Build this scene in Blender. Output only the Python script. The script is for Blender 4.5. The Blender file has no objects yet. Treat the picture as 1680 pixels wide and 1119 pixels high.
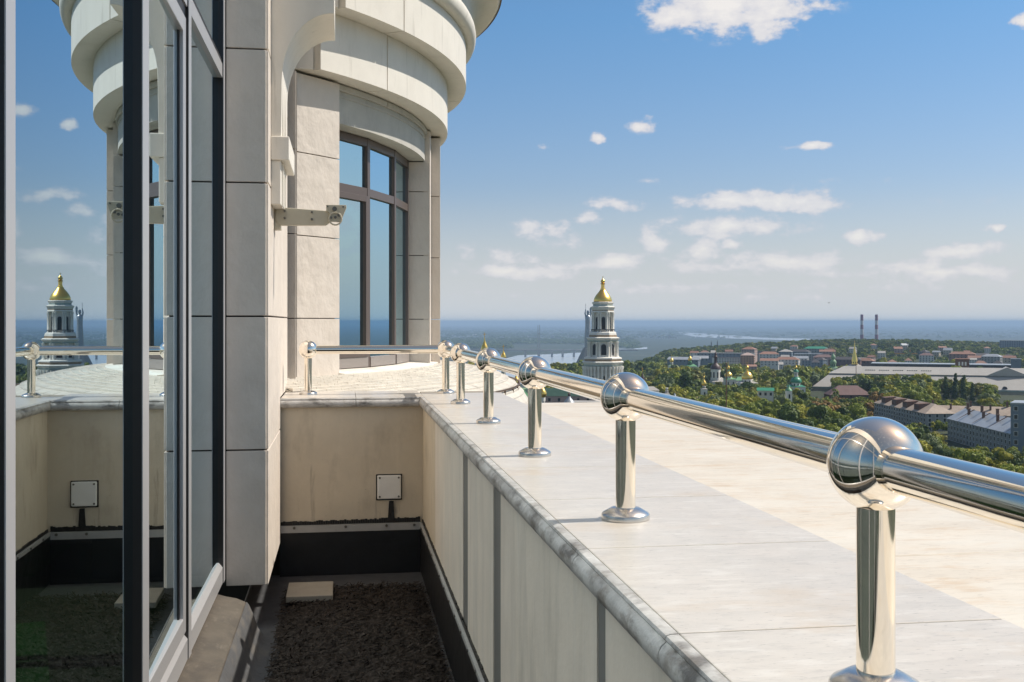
import bpy, bmesh, math, random
import numpy as np
from mathutils import Vector, Matrix
R_ = math.radians
random.seed(7); np.random.seed(7)
S = bpy.context.scene
COL = S.collection

# ------------------------------------------------------------------ camera
FPX, HZ, VPX = 1800.0, 528.0, 563.0           # focal length (px of a 1680 px frame), eye level row, building vanishing column
PSI = math.atan((840 - VPX) / FPX)            # the camera looks a little to the right of the building's long axis (+Y)
CS, SN = math.cos(PSI), math.sin(PSI)
cam = bpy.data.cameras.new('Camera'); camo = bpy.data.objects.new('Camera', cam); COL.objects.link(camo)
camo.location = (0, 0, 0); camo.rotation_euler = (R_(90), 0, -PSI)
cam.sensor_width = 36; cam.lens = 36 * FPX / 1680; cam.shift_y = -(559.5 - HZ) / 1680
cam.clip_start = 0.05; cam.clip_end = 150000
S.camera = camo

# ------------------------------------------------------------------ world, sun, exposure
SUN = Vector((0.67, 0.03, 0.79)).normalized()
sel = math.asin(SUN.z); saz = math.atan2(SUN.x, SUN.y)
sl = bpy.data.lights.new('Sun', 'SUN'); sl.energy = 4.4; sl.angle = R_(0.53); sl.color = (1, 0.945, 0.86)
so = bpy.data.objects.new('Sun', sl); COL.objects.link(so)
so.rotation_euler = (-SUN).to_track_quat('-Z', 'Y').to_euler()
S.view_settings.view_transform = 'Standard'; S.view_settings.look = 'None'
S.view_settings.exposure = 0.12; S.view_settings.gamma = 1
cy = S.cycles
cy.max_bounces = 10; cy.glossy_bounces = 6; cy.diffuse_bounces = 4; cy.transparent_max_bounces = 12
cy.transmission_bounces = 6; cy.volume_bounces = 0; cy.sample_clamp_indirect = 6; cy.blur_glossy = 0.3
cy.use_denoising = True

W = bpy.data.worlds.new('World'); S.world = W; W.use_nodes = True
nt = W.node_tree; nt.nodes.clear()
N = lambda t, **k: _node(nt, t, **k)
def _node(tree, t, **k):
    n = tree.nodes.new(t)
    for a, b in k.items(): setattr(n, a, b)
    return n
out = N('ShaderNodeOutputWorld'); bg = N('ShaderNodeBackground'); nt.links.new(bg.outputs[0], out.inputs[0])
SKYS = 0.115
bg.inputs[1].default_value = SKYS
sky = N('ShaderNodeTexSky', sky_type='NISHITA', sun_disc=False)
sky.sun_elevation = sel; sky.sun_rotation = saz; sky.air_density = 1.0; sky.dust_density = 0.9; sky.ozone_density = 1.6; sky.altitude = 150
tc = N('ShaderNodeTexCoord')
sep = N('ShaderNodeSeparateXYZ'); nt.links.new(tc.outputs['Generated'], sep.inputs[0])
def M(op, a, b=None, c=None, clamp=False):
    n = N('ShaderNodeMath', operation=op, use_clamp=clamp)
    for i, x in enumerate((a, b, c)):
        if x is None: continue
        if isinstance(x, (int, float)): n.inputs[i].default_value = x
        else: nt.links.new(x, n.inputs[i])
    return n.outputs[0]
az = M('ARCTAN2', sep.outputs[0], sep.outputs[1]); el = M('ARCSINE', sep.outputs[2])
comb = N('ShaderNodeCombineXYZ'); nt.links.new(az, comb.inputs[0]); nt.links.new(el, comb.inputs[1])
noi = N('ShaderNodeTexNoise'); noi.inputs['Scale'].default_value = 34; noi.inputs['Detail'].default_value = 9; noi.inputs['Roughness'].default_value = 0.62
vs = N('ShaderNodeVectorMath', operation='MULTIPLY'); vs.inputs[1].default_value = (1, 1.7, 1); nt.links.new(comb.outputs[0], vs.inputs[0]); nt.links.new(vs.outputs[0], noi.inputs['Vector'])
noi2 = N('ShaderNodeTexNoise'); noi2.inputs['Scale'].default_value = 9; noi2.inputs['Detail'].default_value = 4; nt.links.new(vs.outputs[0], noi2.inputs['Vector'])
def skydir(px, py):
    u = (px - 840) / FPX; v = (HZ - py) / FPX
    return PSI + math.atan(u), math.atan(v / math.hypot(1, u))
# every cloud: where it stands in the sky, its half width and half height in 1/1800 rad, and its strength
CLOUDS = [(1210, 5, 165, 60, 1.15), (1120, 22, 85, 34, 1), (1260, 45, 70, 26, 0.9), (1050, 209, 27, 17, 1), (978, 224, 17, 13, 1), (888, 242, 20, 10, 0.4), (1330, 242, 46, 7, 0.95),
          (1250, 330, 150, 24, 1.1), (1330, 330, 70, 28, 1), (1200, 372, 134, 24, 1), (1010, 335, 49, 17, 1), (966, 362, 29, 16, 1), (1415, 388, 30, 13, 1), (1575, 410, 82, 18, 1),
          (1628, 373, 18, 8, 1), (1675, 38, 18, 16, 0.9), (1145, 410, 45, 29, 0.89), (1068, 394, 40, 25, 0.89), (890, 378, 78, 22, 0.65), (845, 420, 67, 21, 0.82), (845, 444, 123, 19, 1),
          (1000, 432, 101, 20, 0.97), (1290, 428, 134, 19, 1), (1180, 440, 202, 22, 0.73), (1480, 440, 202, 22, 0.73), (1560, 445, 134, 20, 0.89), (1205, 404, 25, 11, 1), (920, 400, 56, 17, 0.56), (770, 410, 34, 15, 0.56), (1470, 470, 291, 17, 0.41), (1090, 470, 291, 17, 0.41), (830, 485, 150, 10, .35), (1330, 490, 260, 10, .38), (1620, 500, 160, 9, .35), (1400, 300, 120, 9, .22), (1560, 330, 110, 10, .25), (1090, 300, 90, 8, .2)]
wz = N('ShaderNodeTexNoise'); wz.inputs['Scale'].default_value = 38; wz.inputs['Detail'].default_value = 6; nt.links.new(comb.outputs[0], wz.inputs['Vector'])
w1 = N('ShaderNodeVectorMath', operation='SUBTRACT'); w1.inputs[1].default_value = (.5, .5, .5); nt.links.new(wz.outputs['Color'], w1.inputs[0])
w2 = N('ShaderNodeVectorMath', operation='MULTIPLY'); w2.inputs[1].default_value = (.034, .014, 0); nt.links.new(w1.outputs[0], w2.inputs[0])
cw_ = N('ShaderNodeVectorMath', operation='ADD'); nt.links.new(comb.outputs[0], cw_.inputs[0]); nt.links.new(w2.outputs[0], cw_.inputs[1])
acc = None
for (px, py, w, h, s) in CLOUDS:
    a, e = skydir(px, py)
    sb = N('ShaderNodeVectorMath', operation='SUBTRACT'); sb.inputs[1].default_value = (a, e, 0); nt.links.new(cw_.outputs[0], sb.inputs[0])
    ml = N('ShaderNodeVectorMath', operation='MULTIPLY'); ml.inputs[1].default_value = (FPX / w, FPX / h, 0); nt.links.new(sb.outputs[0], ml.inputs[0])
    ln = N('ShaderNodeVectorMath', operation='LENGTH'); nt.links.new(ml.outputs[0], ln.inputs[0])
    val = M('MULTIPLY', M('MAXIMUM', M('SUBTRACT', 1.15, ln.outputs['Value']), 0.0), s)
    acc = val if acc is None else M('MAXIMUM', acc, val)
# loose clouds added for reflections and neutral fill light over the rest of the sky, outside the part the photograph frames
far = M('MULTIPLY', M('SUBTRACT', noi2.outputs['Fac'], 0.535), 3.6)
side = M('LESS_THAN', M('COSINE', M('SUBTRACT', az, PSI + 0.12)), 0.80)
acc = M('MAXIMUM', acc, M('MULTIPLY', far, side))
acc = M('ADD', acc, M('MULTIPLY', M('MULTIPLY', M('SUBTRACT', noi.outputs['Fac'], 0.56), 2.4), M('MULTIPLY', acc, 4.0, clamp=True)))
mr = N('ShaderNodeMapRange', interpolation_type='SMOOTHSTEP'); nt.links.new(acc, mr.inputs[0]); mr.inputs[1].default_value = 0.05; mr.inputs[2].default_value = 0.62
lo = N('ShaderNodeMapRange'); nt.links.new(el, lo.inputs[0]); lo.inputs[1].default_value = 0.0; lo.inputs[2].default_value = 0.19; lo.inputs[3].default_value = 0.62; lo.inputs[4].default_value = 0.95
fac = M('MULTIPLY', mr.outputs[0], lo.outputs[0])
crmp = N('ShaderNodeMixRGB'); crmp.inputs[1].default_value = (5.2, 5.2, 5.7, 1); crmp.inputs[2].default_value = (7.3, 7.0, 6.7, 1)
cshade = N('ShaderNodeMapRange'); nt.links.new(acc, cshade.inputs[0]); cshade.inputs[1].default_value = 0.2; cshade.inputs[2].default_value = 1.1
nt.links.new(cshade.outputs[0], crmp.inputs[0])
ramp = N('ShaderNodeValToRGB'); rmp = N('ShaderNodeMapRange'); nt.links.new(el, rmp.inputs[0]); rmp.inputs[1].default_value = 0.0; rmp.inputs[2].default_value = 1.0; nt.links.new(rmp.outputs[0], ramp.inputs[0])
cr_ = ramp.color_ramp; cr_.elements[0].position = 0.0; cr_.elements[0].color = (.80, .76, .88, 1); cr_.elements[1].position = 1.0; cr_.elements[1].color = (1.22, 1.04, .88, 1)  # top of the ramp, above the view, warmed for a more neutral fill
for p_, c_ in ((.10, (.80, .80, .88, 1)), (.27, (.59, .86, 1.02, 1)), (.42, (.60, .84, 1.0, 1)), (.75, (1.12, 1.02, .90, 1))):
    e_ = cr_.elements.new(p_); e_.color = c_
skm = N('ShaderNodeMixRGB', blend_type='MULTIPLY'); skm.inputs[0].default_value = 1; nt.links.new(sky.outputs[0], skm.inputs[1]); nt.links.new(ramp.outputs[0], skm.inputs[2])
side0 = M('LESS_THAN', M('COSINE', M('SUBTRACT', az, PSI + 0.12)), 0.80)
sky_fill = N('ShaderNodeMixRGB', blend_type='MULTIPLY'); nt.links.new(side0, sky_fill.inputs[0]); nt.links.new(skm.outputs[0], sky_fill.inputs[1]); sky_fill.inputs[2].default_value = (1.12, 1.01, .88, 1)  # sky outside the view tinted warm so shaded faces get warmer fill
hzn = N('ShaderNodeMapRange', interpolation_type='SMOOTHSTEP'); nt.links.new(el, hzn.inputs[0]); hzn.inputs[1].default_value = -.01; hzn.inputs[2].default_value = .13; hzn.inputs[3].default_value = 1; hzn.inputs[4].default_value = 0
skh = N('ShaderNodeMixRGB'); nt.links.new(hzn.outputs[0], skh.inputs[0]); nt.links.new(sky_fill.outputs[0], skh.inputs[1]); skh.inputs[2].default_value = (5.1, 5.4, 5.65, 1)
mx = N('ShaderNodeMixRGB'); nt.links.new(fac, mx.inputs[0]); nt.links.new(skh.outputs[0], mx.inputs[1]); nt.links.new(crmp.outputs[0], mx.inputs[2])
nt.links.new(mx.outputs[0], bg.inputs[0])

# ------------------------------------------------------------------ helpers
def W2(px, zf, y=None):
    """ground position (and height for image row y) of a place seen at column px at forward distance zf"""
    r = (px - 840) / FPX * zf
    X, Y = r * CS + zf * SN, -r * SN + zf * CS
    return (X, Y) if y is None else (X, Y, (HZ - y) * zf / FPX)
class MB:
    def __init__(s): s.v = []; s.f = []
    def add(s, vs, fs):
        o = len(s.v); s.v += [tuple(p) for p in vs]; s.f += [tuple(i + o for i in f) for f in fs]; return s
    def box(s, x0, x1, y0, y1, z0, z1):
        return s.add([(x0,y0,z0),(x1,y0,z0),(x1,y1,z0),(x0,y1,z0),(x0,y0,z1),(x1,y0,z1),(x1,y1,z1),(x0,y1,z1)],
              [(0,3,2,1),(4,5,6,7),(0,1,5,4),(1,2,6,5),(2,3,7,6),(3,0,4,7)])
    def tube(s, p0, p1, r, n=16, r1=None, caps=True):
        p0, p1 = Vector(p0), Vector(p1); d = (p1 - p0).normalized()
        u = d.orthogonal().normalized(); w = d.cross(u); r1 = r if r1 is None else r1
        vs = []
        for p, q in ((p0, r), (p1, r1)):
            for i in range(n):
                a = 2 * math.pi * i / n; vs.append(p + (u * math.cos(a) + w * math.sin(a)) * q)
        fs = [(i, (i + 1) % n, n + (i + 1) % n, n + i) for i in range(n)]
        if caps: fs += [tuple(range(n))[::-1], tuple(range(n, 2 * n))]
        return s.add(vs, fs)
    def lathe(s, prof, cx=0, cy_=0, n=24, a0=0, ph=0):
        vs = []; m = len(prof)
        for i in range(n):
            a = a0 + 2 * math.pi * i / n
            for (r, z) in prof: vs.append((cx + r * math.cos(a), cy_ + r * math.sin(a), z))
        fs = []
        for i in range(n):
            j = (i + 1) % n
            for k in range(m - 1): fs.append((i * m + k, j * m + k, j * m + k + 1, i * m + k + 1))
        if prof[0][0] > 1e-4: fs.append(tuple(i * m for i in range(n))[::-1])
        if prof[-1][0] > 1e-4: fs.append(tuple(i * m + m - 1 for i in range(n)))
        return s.add(vs, fs)
    def arc(s, prof, cx, cy_, a0, a1, n):
        """closed profile (r,z), counter-clockwise, swept from angle a0 to a1 (radians), capped"""
        m = len(prof); vs = []
        for i in range(n + 1):
            a = a0 + (a1 - a0) * i / n
            for (r, z) in prof: vs.append((cx + r * math.cos(a), cy_ + r * math.sin(a), z))
        fs = []
        for i in range(n):
            for k in range(m):
                l = (k + 1) % m; fs.append((i * m + k, (i + 1) * m + k, (i + 1) * m + l, i * m + l))
        fs += [tuple(range(m))[::-1], tuple(n * m + k for k in range(m))]
        return s.add(vs, fs)
    def prism(s, pts, ax, t0, t1):
        """polygon pts extruded along axis ax ('x': pts are (y,z), 'y': pts are (x,z), 'z': pts are (x,y))"""
        mk = {'x': lambda p, t: (t, p[0], p[1]), 'y': lambda p, t: (p[0], t, p[1]), 'z': lambda p, t: (p[0], p[1], t)}[ax]
        n = len(pts)
        return s.add([mk(p, t0) for p in pts] + [mk(p, t1) for p in pts],
              [(i, (i + 1) % n, n + (i + 1) % n, n + i) for i in range(n)] + [tuple(range(n))[::-1], tuple(range(n, 2 * n))])
    def sphere(s, c, r, n=24, m=14, sz=1):
        pr = [(max(r * math.sin(math.pi * k / m), 0), -r * sz * math.cos(math.pi * k / m)) for k in range(m + 1)]
        o = len(s.v); s.lathe(pr, 0, 0, n)
        s.v[o:] = [(x + c[0], y + c[1], z + c[2]) for x, y, z in s.v[o:]]
        return s
    def build(s, name, mat, parent=None, smooth=None, bevel=0, loc=None, merge=False):
        me = bpy.data.meshes.new(name); me.from_pydata(s.v, [], s.f)
        bm = bmesh.new(); bm.from_mesh(me)
        if merge or smooth: bmesh.ops.remove_doubles(bm, verts=bm.verts, dist=1e-5)
        bmesh.ops.recalc_face_normals(bm, faces=bm.faces); bm.to_mesh(me); bm.free()
        for m in (mat if isinstance(mat, (list, tuple)) else [mat]): me.materials.append(m)
        if smooth:
            me.shade_smooth(); me.set_sharp_from_angle(angle=R_(smooth))
        o = bpy.data.objects.new(name, me); COL.objects.link(o)
        if loc: o.location = loc
        if parent: o.parent = parent
        if bevel:
            b = o.modifiers.new('bevel', 'BEVEL'); b.width = bevel; b.segments = 2; b.limit_method = 'ANGLE'; b.angle_limit = R_(40)
        return o
def tag(o, label=None, cat=None, group=None, kind=None):
    if label: o['label'] = label
    if cat: o['category'] = cat
    if group: o['group'] = group
    if kind: o['kind'] = kind
    return o
def thing(name, label, cat, loc=(0, 0, 0), rz=0, group=None):
    o = bpy.data.objects.new(name, None); COL.objects.link(o); o.location = loc; o.rotation_euler = (0, 0, rz)
    o.empty_display_size = 0.2
    return tag(o, label, cat, group)
def share(src, parent, loc=None, rz=0, name=None):
    c = src.copy(); COL.objects.link(c); c.parent = parent
    if loc is not None: c.location = loc
    c.rotation_euler = (0, 0, rz)
    return c

# ------------------------------------------------------------------ materials
def mat(name, col, rough=0.6, metal=0.0, var=0.0, vscale=3.0, bump=0.0, bscale=20.0, stretch=(1, 1, 1), col2=None, lo_=0.35, hi_=0.7, detail=6, spec=0.5, bdist=0.02, coat=0):
    m = bpy.data.materials.new(name); m.use_nodes = True; t = m.node_tree
    p = t.nodes['Principled BSDF']; L = t.links.new
    p.inputs['Base Color'].default_value = (*col, 1); p.inputs['Roughness'].default_value = rough; p.inputs['Metallic'].default_value = metal
    p.inputs['Specular IOR Level'].default_value = spec; p.inputs['Coat Weight'].default_value = coat
    if var or bump or col2:
        c = t.nodes.new('ShaderNodeTexCoord'); mp = t.nodes.new('ShaderNodeMapping'); L(c.outputs['Object'], mp.inputs[0]); mp.inputs['Scale'].default_value = stretch
    if var or col2:
        n = t.nodes.new('ShaderNodeTexNoise'); n.inputs['Scale'].default_value = vscale; n.inputs['Detail'].default_value = detail; n.inputs['Roughness'].default_value = 0.6
        L(mp.outputs[0], n.inputs['Vector'])
        r = t.nodes.new('ShaderNodeMapRange'); L(n.outputs['Fac'], r.inputs[0]); r.inputs[1].default_value = lo_; r.inputs[2].default_value = hi_
        x = t.nodes.new('ShaderNodeMixRGB'); L(r.outputs[0], x.inputs[0])
        c2 = col2 or tuple(k * (1 - var) for k in col)
        x.inputs[1].default_value = (*col, 1); x.inputs[2].default_value = (*c2, 1); L(x.outputs[0], p.inputs['Base Color'])
    if bump:
        n2 = t.nodes.new('ShaderNodeTexNoise'); n2.inputs['Scale'].default_value = bscale; n2.inputs['Detail'].default_value = 6; L(mp.outputs[0], n2.inputs['Vector'])
        b = t.nodes.new('ShaderNodeBump'); b.inputs['Strength'].default_value = bump; b.inputs['Distance'].default_value = bdist; L(n2.outputs['Fac'], b.inputs['Height']); L(b.outputs[0], p.inputs['Normal'])
    return m
def layer(m, col, scale, lo_, hi_, stretch=(1, 1, 1), amount=1.0, detail=5, offset=(0, 0, 0)):
    """mix one more irregular patch colour (stain, vein, dirt) over a material's base colour"""
    t = m.node_tree; p = t.nodes['Principled BSDF']; L = t.links.new
    c = t.nodes.new('ShaderNodeTexCoord'); mp = t.nodes.new('ShaderNodeMapping'); L(c.outputs['Object'], mp.inputs[0]); mp.inputs['Scale'].default_value = stretch; mp.inputs['Location'].default_value = offset
    n = t.nodes.new('ShaderNodeTexNoise'); n.inputs['Scale'].default_value = scale; n.inputs['Detail'].default_value = detail; n.inputs['Roughness'].default_value = 0.65; L(mp.outputs[0], n.inputs['Vector'])
    r = t.nodes.new('ShaderNodeMapRange'); L(n.outputs['Fac'], r.inputs[0]); r.inputs[1].default_value = lo_; r.inputs[2].default_value = hi_; r.inputs[4].default_value = amount
    x = t.nodes.new('ShaderNodeMixRGB'); L(r.outputs[0], x.inputs[0]); x.inputs[2].default_value = (*col, 1)
    s = p.inputs['Base Color']
    if s.links: L(s.links[0].from_socket, x.inputs[1])
    else: x.inputs[1].default_value = s.default_value
    L(x.outputs[0], s); return m
marble = mat('white marble', (.60, .548, .485), .32, var=.10, vscale=5, stretch=(1, 3.2, 1), bump=.05, bscale=60)
layer(marble, (.47, .44, .40), 3.2, .46, .66, (1, 2.4, 1), .40, offset=(1, 5, 0)); layer(marble, (.36, .335, .30), 15, .53, .65, (1, 4.2, 1), .36); layer(marble, (.20, .185, .17), 40, .60, .67, (1, 3.4, 1), .60)
layer(marble, (.52, .41, .29), 2.2, .54, .70, (1, 1.5, 1), .50, offset=(3, 1, 0)); layer(marble, (.66, .62, .565), 9, .54, .66, (1, 3, 1), .6, offset=(7, 2, 0))
grout = mat('sandy grout', (.30, .265, .22), .9, var=.3, vscale=20)
nosing = mat('weathered marble nosing', (.55, .53, .50), .45, var=.3, vscale=9, bump=.15, bscale=70)
layer(nosing, (.09, .08, .07), 5, .52, .66, (1, 1, 3), .85); layer(nosing, (.24, .21, .18), 15, .5, .66, (1, 1, 2), .7); layer(nosing, (.70, .68, .65), 7, .55, .7, (1, .6, 1), .5, offset=(2, 3, 1))
cream = mat('cream travertine', (.68, .60, .49), .4, var=.10, vscale=4, stretch=(1, 2.6, 1), bump=.06, bscale=50)
layer(cream, (.56, .40, .24), 6, .53, .66, (1, 3.6, 1), .6); layer(cream, (.38, .31, .24), 34, .59, .66, (1, 4, 1), .6); layer(cream, (.50, .43, .34), 15, .52, .64, (1, 4, 1), .45); layer(cream, (.72, .68, .60), 2.4, .45, .7, (1, 2, 1), .6)
slate = mat('split face stone', (.68, .605, .525), .6, var=.10, vscale=4, bump=.55, bscale=6, bdist=.035, stretch=(1, 1, .8))
layer(slate, (.59, .51, .43), 2.3, .5, .75, (1, 1, 1), .5)
joint = mat('dark joint', (.035, .03, .027), .9)
render_w = mat('cream painted render', (.78, .73, .645), .6, var=.07, vscale=3, bump=.06, bscale=40)
layer(render_w, (.60, .55, .47), 3, .52, .74, (1, 1, .3), .45); layer(render_w, (.42, .38, .32), 12, .60, .70, (1, 1, .10), .35)
concrete_f = mat('stained cast stone', (.56, .53, .47), .7, var=.16, vscale=3, bump=.1, bscale=30); layer(concrete_f, (.33, .31, .27), 5, .58, .74, (1, 1, .3), .5)
wallb = mat('stained beige render', (.66, .57, .435), .75, var=.16, vscale=2.2, bump=.12, bscale=30); layer(wallb, (.27, .22, .155), 2.6, .52, .74, (1, 1, .45), .6); layer(wallb, (.16, .13, .10), 9, .60, .72, (1, 1, .12), .55); layer(wallb, (.14, .12, .09), 38, .67, .72, (1, 1, 1), .7)
layer(wallb, (.74, .65, .51), 9, .55, .75, (1, 1, .2), .4)
wallp = mat('streaked stone panel', (.79, .70, .585), .6, var=.12, vscale=3, bump=.06, bscale=40); layer(wallp, (.48, .42, .34), 6, .48, .70, (1, 1, .06), .5); layer(wallp, (.30, .27, .22), 3, .55, .75, (1, 1, .25), .45); layer(wallp, (.80, .74, .65), 6, .5, .7, (1, 1, .08), .5)
wallg = mat('grey wet strip', (.20, .195, .18), .6, var=.25, vscale=5, stretch=(1, 1, .1), bump=.05)
membrane = mat('black bitumen membrane', (.012, .012, .013), .42, var=.3, vscale=4, bump=.25, bscale=9, bdist=.03)
sealant = mat('black sealant', (.012, .011, .010), .5, bump=.4, bscale=40)
flash = mat('white flashing bar', (.44, .43, .41), .45, var=.15, vscale=8); layer(flash, (.15, .13, .11), 12, .62, .74, (1, 1, 1), .8)
tanm = mat('dusty roofing felt', (.10, .082, .062), .8, var=.25, vscale=5, bump=.3, bscale=10, bdist=.03); layer(tanm, (.055, .046, .037), 6, .5, .66, (1, .5, 1), .7); layer(tanm, (.20, .17, .135), 14, .6, .75, (1, .4, 1), .5)
felt = mat('grey roofing felt', (.075, .075, .078), .7, var=.3, vscale=5, bump=.2, bscale=14); layer(felt, (.15, .14, .125), 5, .55, .75, (1, .5, 1), .5)
felt2 = mat('worn grey felt', (.082, .082, .084), .75, var=.25, vscale=6, bump=.25, bscale=16); layer(felt2, (.15, .13, .105), 7, .5, .66, (1, .4, 1), .6)
soil = mat('dark soil', (.022, .018, .014), .95, var=.4, vscale=20, bump=.8, bscale=40)
chip = mat('bark chip', (.034, .022, .014), .85, var=.5, vscale=13, bump=.3, bscale=60); layer(chip, (.13, .10, .08), 26, .62, .68, (1, 1, 1), .8)
paver = mat('concrete paver', (.34, .30, .24), .8, var=.15, vscale=8, bump=.2, bscale=60)
steel = mat('polished stainless steel', (.93, .87, .78), .06, 1.0); steelb = mat('brushed stainless steel', (.72, .69, .65), .26, 1.0, var=.06, vscale=30, stretch=(1, 1, .1))
tubem = mat('stainless steel tube', (.93, .86, .75), .08, 1.0)
frame_d = mat('black window frame', (.014, .012, .012), .35); frame_l = mat('anodised aluminium', (.46, .455, .46), .38, .35)
frame_b = mat('bronze window frame', (.13, .10, .088), .38, .2); frame_g = mat('grey bronze sill', (.30, .26, .235), .45, .2)
beigem = mat('beige powder coated metal', (.52, .47, .36), .45, var=.08, vscale=9); bolt_m = mat('dull bolt', (.16, .15, .13), .4, .7)
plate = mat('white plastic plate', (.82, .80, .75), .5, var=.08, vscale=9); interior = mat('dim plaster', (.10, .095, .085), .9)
carpet = mat('dark floor', (.045, .042, .036), .9, var=.3, vscale=9); lit_green = mat('lit green floor', (.028, .095, .030), .9, var=.3, vscale=9)
tile_w = mat('white clay shingle', (.66, .61, .53), .65, var=.16, vscale=4, bump=.1, bscale=30); layer(tile_w, (.45, .40, .33), 9, .56, .74, (1, 1, 1), .5)
gutter = mat('brown metal edge', (.16, .11, .08), .5, .3)
def glass_mat(name, tint, ior, base, refl):
    m = bpy.data.materials.new(name); m.use_nodes = True; t = m.node_tree; t.nodes.clear(); L = t.links.new
    o = t.nodes.new('ShaderNodeOutputMaterial'); mxs = t.nodes.new('ShaderNodeMixShader'); g = t.nodes.new('ShaderNodeBsdfGlossy'); tr = t.nodes.new('ShaderNodeBsdfTransparent'); fr = t.nodes.new('ShaderNodeFresnel')
    g.inputs['Roughness'].default_value = 0.0; g.inputs['Color'].default_value = (*refl, 1); tr.inputs['Color'].default_value = (*tint, 1); fr.inputs['IOR'].default_value = ior
    a = t.nodes.new('ShaderNodeMath'); a.operation = 'ADD'; a.use_clamp = True; a.inputs[1].default_value = base; L(fr.outputs[0], a.inputs[0])
    ge = t.nodes.new('ShaderNodeNewGeometry'); iv = t.nodes.new('ShaderNodeMath'); iv.operation = 'SUBTRACT'; iv.inputs[0].default_value = 1; L(ge.outputs['Backfacing'], iv.inputs[1]); mu = t.nodes.new('ShaderNodeMath'); mu.operation = 'MULTIPLY'; L(a.outputs[0], mu.inputs[0]); L(iv.outputs[0], mu.inputs[1]); L(mu.outputs[0], mxs.inputs[0]); L(tr.outputs[0], mxs.inputs[1]); L(g.outputs[0], mxs.inputs[2]); L(mxs.outputs[0], o.inputs[0]); return m
glass = glass_mat('tinted facade glass', (.80, .93, .82), 1.7, .40, (.78, .92, 1.0))
glass_t = glass_mat('blue tinted turret glass', (.25, .32, .36), 1.7, .56, (.64, .88, 1.0))

# ------------------------------------------------------------------ terrace floor, ledge, bark bed
FZ = -2.0
tag(MB().box(-.70, .64, -5, 8.84, FZ - .15, FZ).build('terrace_floor', felt), kind='structure')
lb = MB(); lb.prism([(-.80, -1.69), (-.72, -1.715), (-.66, -1.728), (-.606, -1.752), (-.600, -1.762), (-.600, FZ - .1), (-.80, FZ - .1)], 'y', -5, 7.04)
tag(MB().prism([(-.5995, -1.757), (-.585, -1.775), (-.56, -1.83), (-.53, -1.92), (-.49, -1.975), (-.44, FZ + .004), (-.44, FZ - .1), (-.5995, FZ - .1)], 'y', -5, 7.06).build('felt_upturn', felt2, smooth=50), kind='structure')
lo_o = lb.build('ledge', tanm, smooth=20); lo_o['kind'] = 'structure'
soilb = MB(); nx, ny = 30, 90
x0_, x1_, y0_, y1_ = -.40, .58, 1.5, 8.18
sv = []
for j in range(ny + 1):
    for i in range(nx + 1):
        x = x0_ + (x1_ - x0_) * i / nx; y = y0_ + (y1_ - y0_) * j / ny
        e = min(i, nx - i, j * 2, (ny - j)) / 3
        sv.append((x + random.uniform(-.008, .008) + (.025 * math.sin(y * 5) if i == 0 else 0), y, FZ + .01 + .05 * min(1, e) + random.uniform(-.008, .012)))
soilb.add(sv, [(j * (nx + 1) + i, j * (nx + 1) + i + 1, (j + 1) * (nx + 1) + i + 1, (j + 1) * (nx + 1) + i) for j in range(ny) for i in range(nx)])
chips = []
for k in range(30000):
    x = random.uniform(x0_ - .02, x1_ + .01); y = y0_ + (y1_ - y0_ + .02) * random.random()
    L_ = random.uniform(.007, .026) * (2.0 if random.random() < .12 else 1); w_ = random.uniform(.0018, .005); a = random.uniform(0, math.pi); ti = random.gauss(0, .35); z = FZ + .063 + random.uniform(-.008, .016)
    if min(x - x0_, x1_ - x, y1_ - y) < .04: z = FZ + .03 + random.uniform(-.01, .02)
    c_, s_ = math.cos(a), math.sin(a); dz = math.sin(ti) * L_
    p = [(x - c_ * L_ + s_ * w_, y - s_ * L_ - c_ * w_, z - dz), (x + c_ * L_ + s_ * w_, y + s_ * L_ - c_ * w_, z + dz), (x + c_ * L_ - s_ * w_, y + s_ * L_ + c_ * w_, z + dz + .003), (x - c_ * L_ - s_ * w_, y - s_ * L_ + c_ * w_, z - dz + .003)]
    soilb.add(p, [(0, 1, 2, 3)])
bed = soilb.build('bark_mulch', [chip]); tag(bed, 'dark bark mulch spread over the floor between window ledge and parapet', 'mulch', kind='stuff')
pv = MB().box(-.39, -.07, 7.70, 8.12, -1.935, -1.893).build('paving_slab', paver, bevel=.006)
tag(pv, 'small square concrete paver lying on the dark bark mulch', 'paver')

# ------------------------------------------------------------------ parapet
par = thing('terrace_parapet', 'long stone faced parapet with white marble coping carrying the steel railing', 'parapet', (.63, 0, FZ))
PO = Vector(par.location)
def rel(mb, o):
    mb.v = [(x - o[0], y - o[1], z - o[2]) for x, y, z in mb.v]; return mb
def pbuild(mb, name, m, parent, **k):
    return rel(mb, parent.location).build(name, m, parent, **k)
CZ = -.60
slab_y = [-4.36 + .8 * k for k in range(18)]      # joints of the coping slabs (one falls at y = 2.04)
prof = [(.640, CZ), (1.318, CZ), (1.318, CZ - .05), (.640, CZ - .05)]
for k in range(len(slab_y) - 1):
    a, b = slab_y[k] + .0025, slab_y[k + 1] - .0025
    if a > 9.6: continue
    b = min(b, 9.58)
    pbuild(MB().prism(prof, 'y', a, b), 'coping_slab', marble, par, bevel=.0025)
npr = [(.638, CZ - .001), (.622, CZ - .0015), (.614, CZ - .004), (.611, CZ - .010), (.614, CZ - .015), (.611, CZ - .018), (.604, CZ - .024), (.599, CZ - .034), (.597, CZ - .046), (.599, CZ - .058), (.605, CZ - .068), (.614, CZ - .074), (.628, CZ - .076), (.638, CZ - .076)]
for k in range(len(slab_y) - 1):
    if slab_y[k] > 8.7: continue
    pbuild(MB().prism(npr, 'y', slab_y[k] + .002, min(slab_y[k + 1] - .002, 8.80)), 'coping_nosing', nosing, par, smooth=35)
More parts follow.
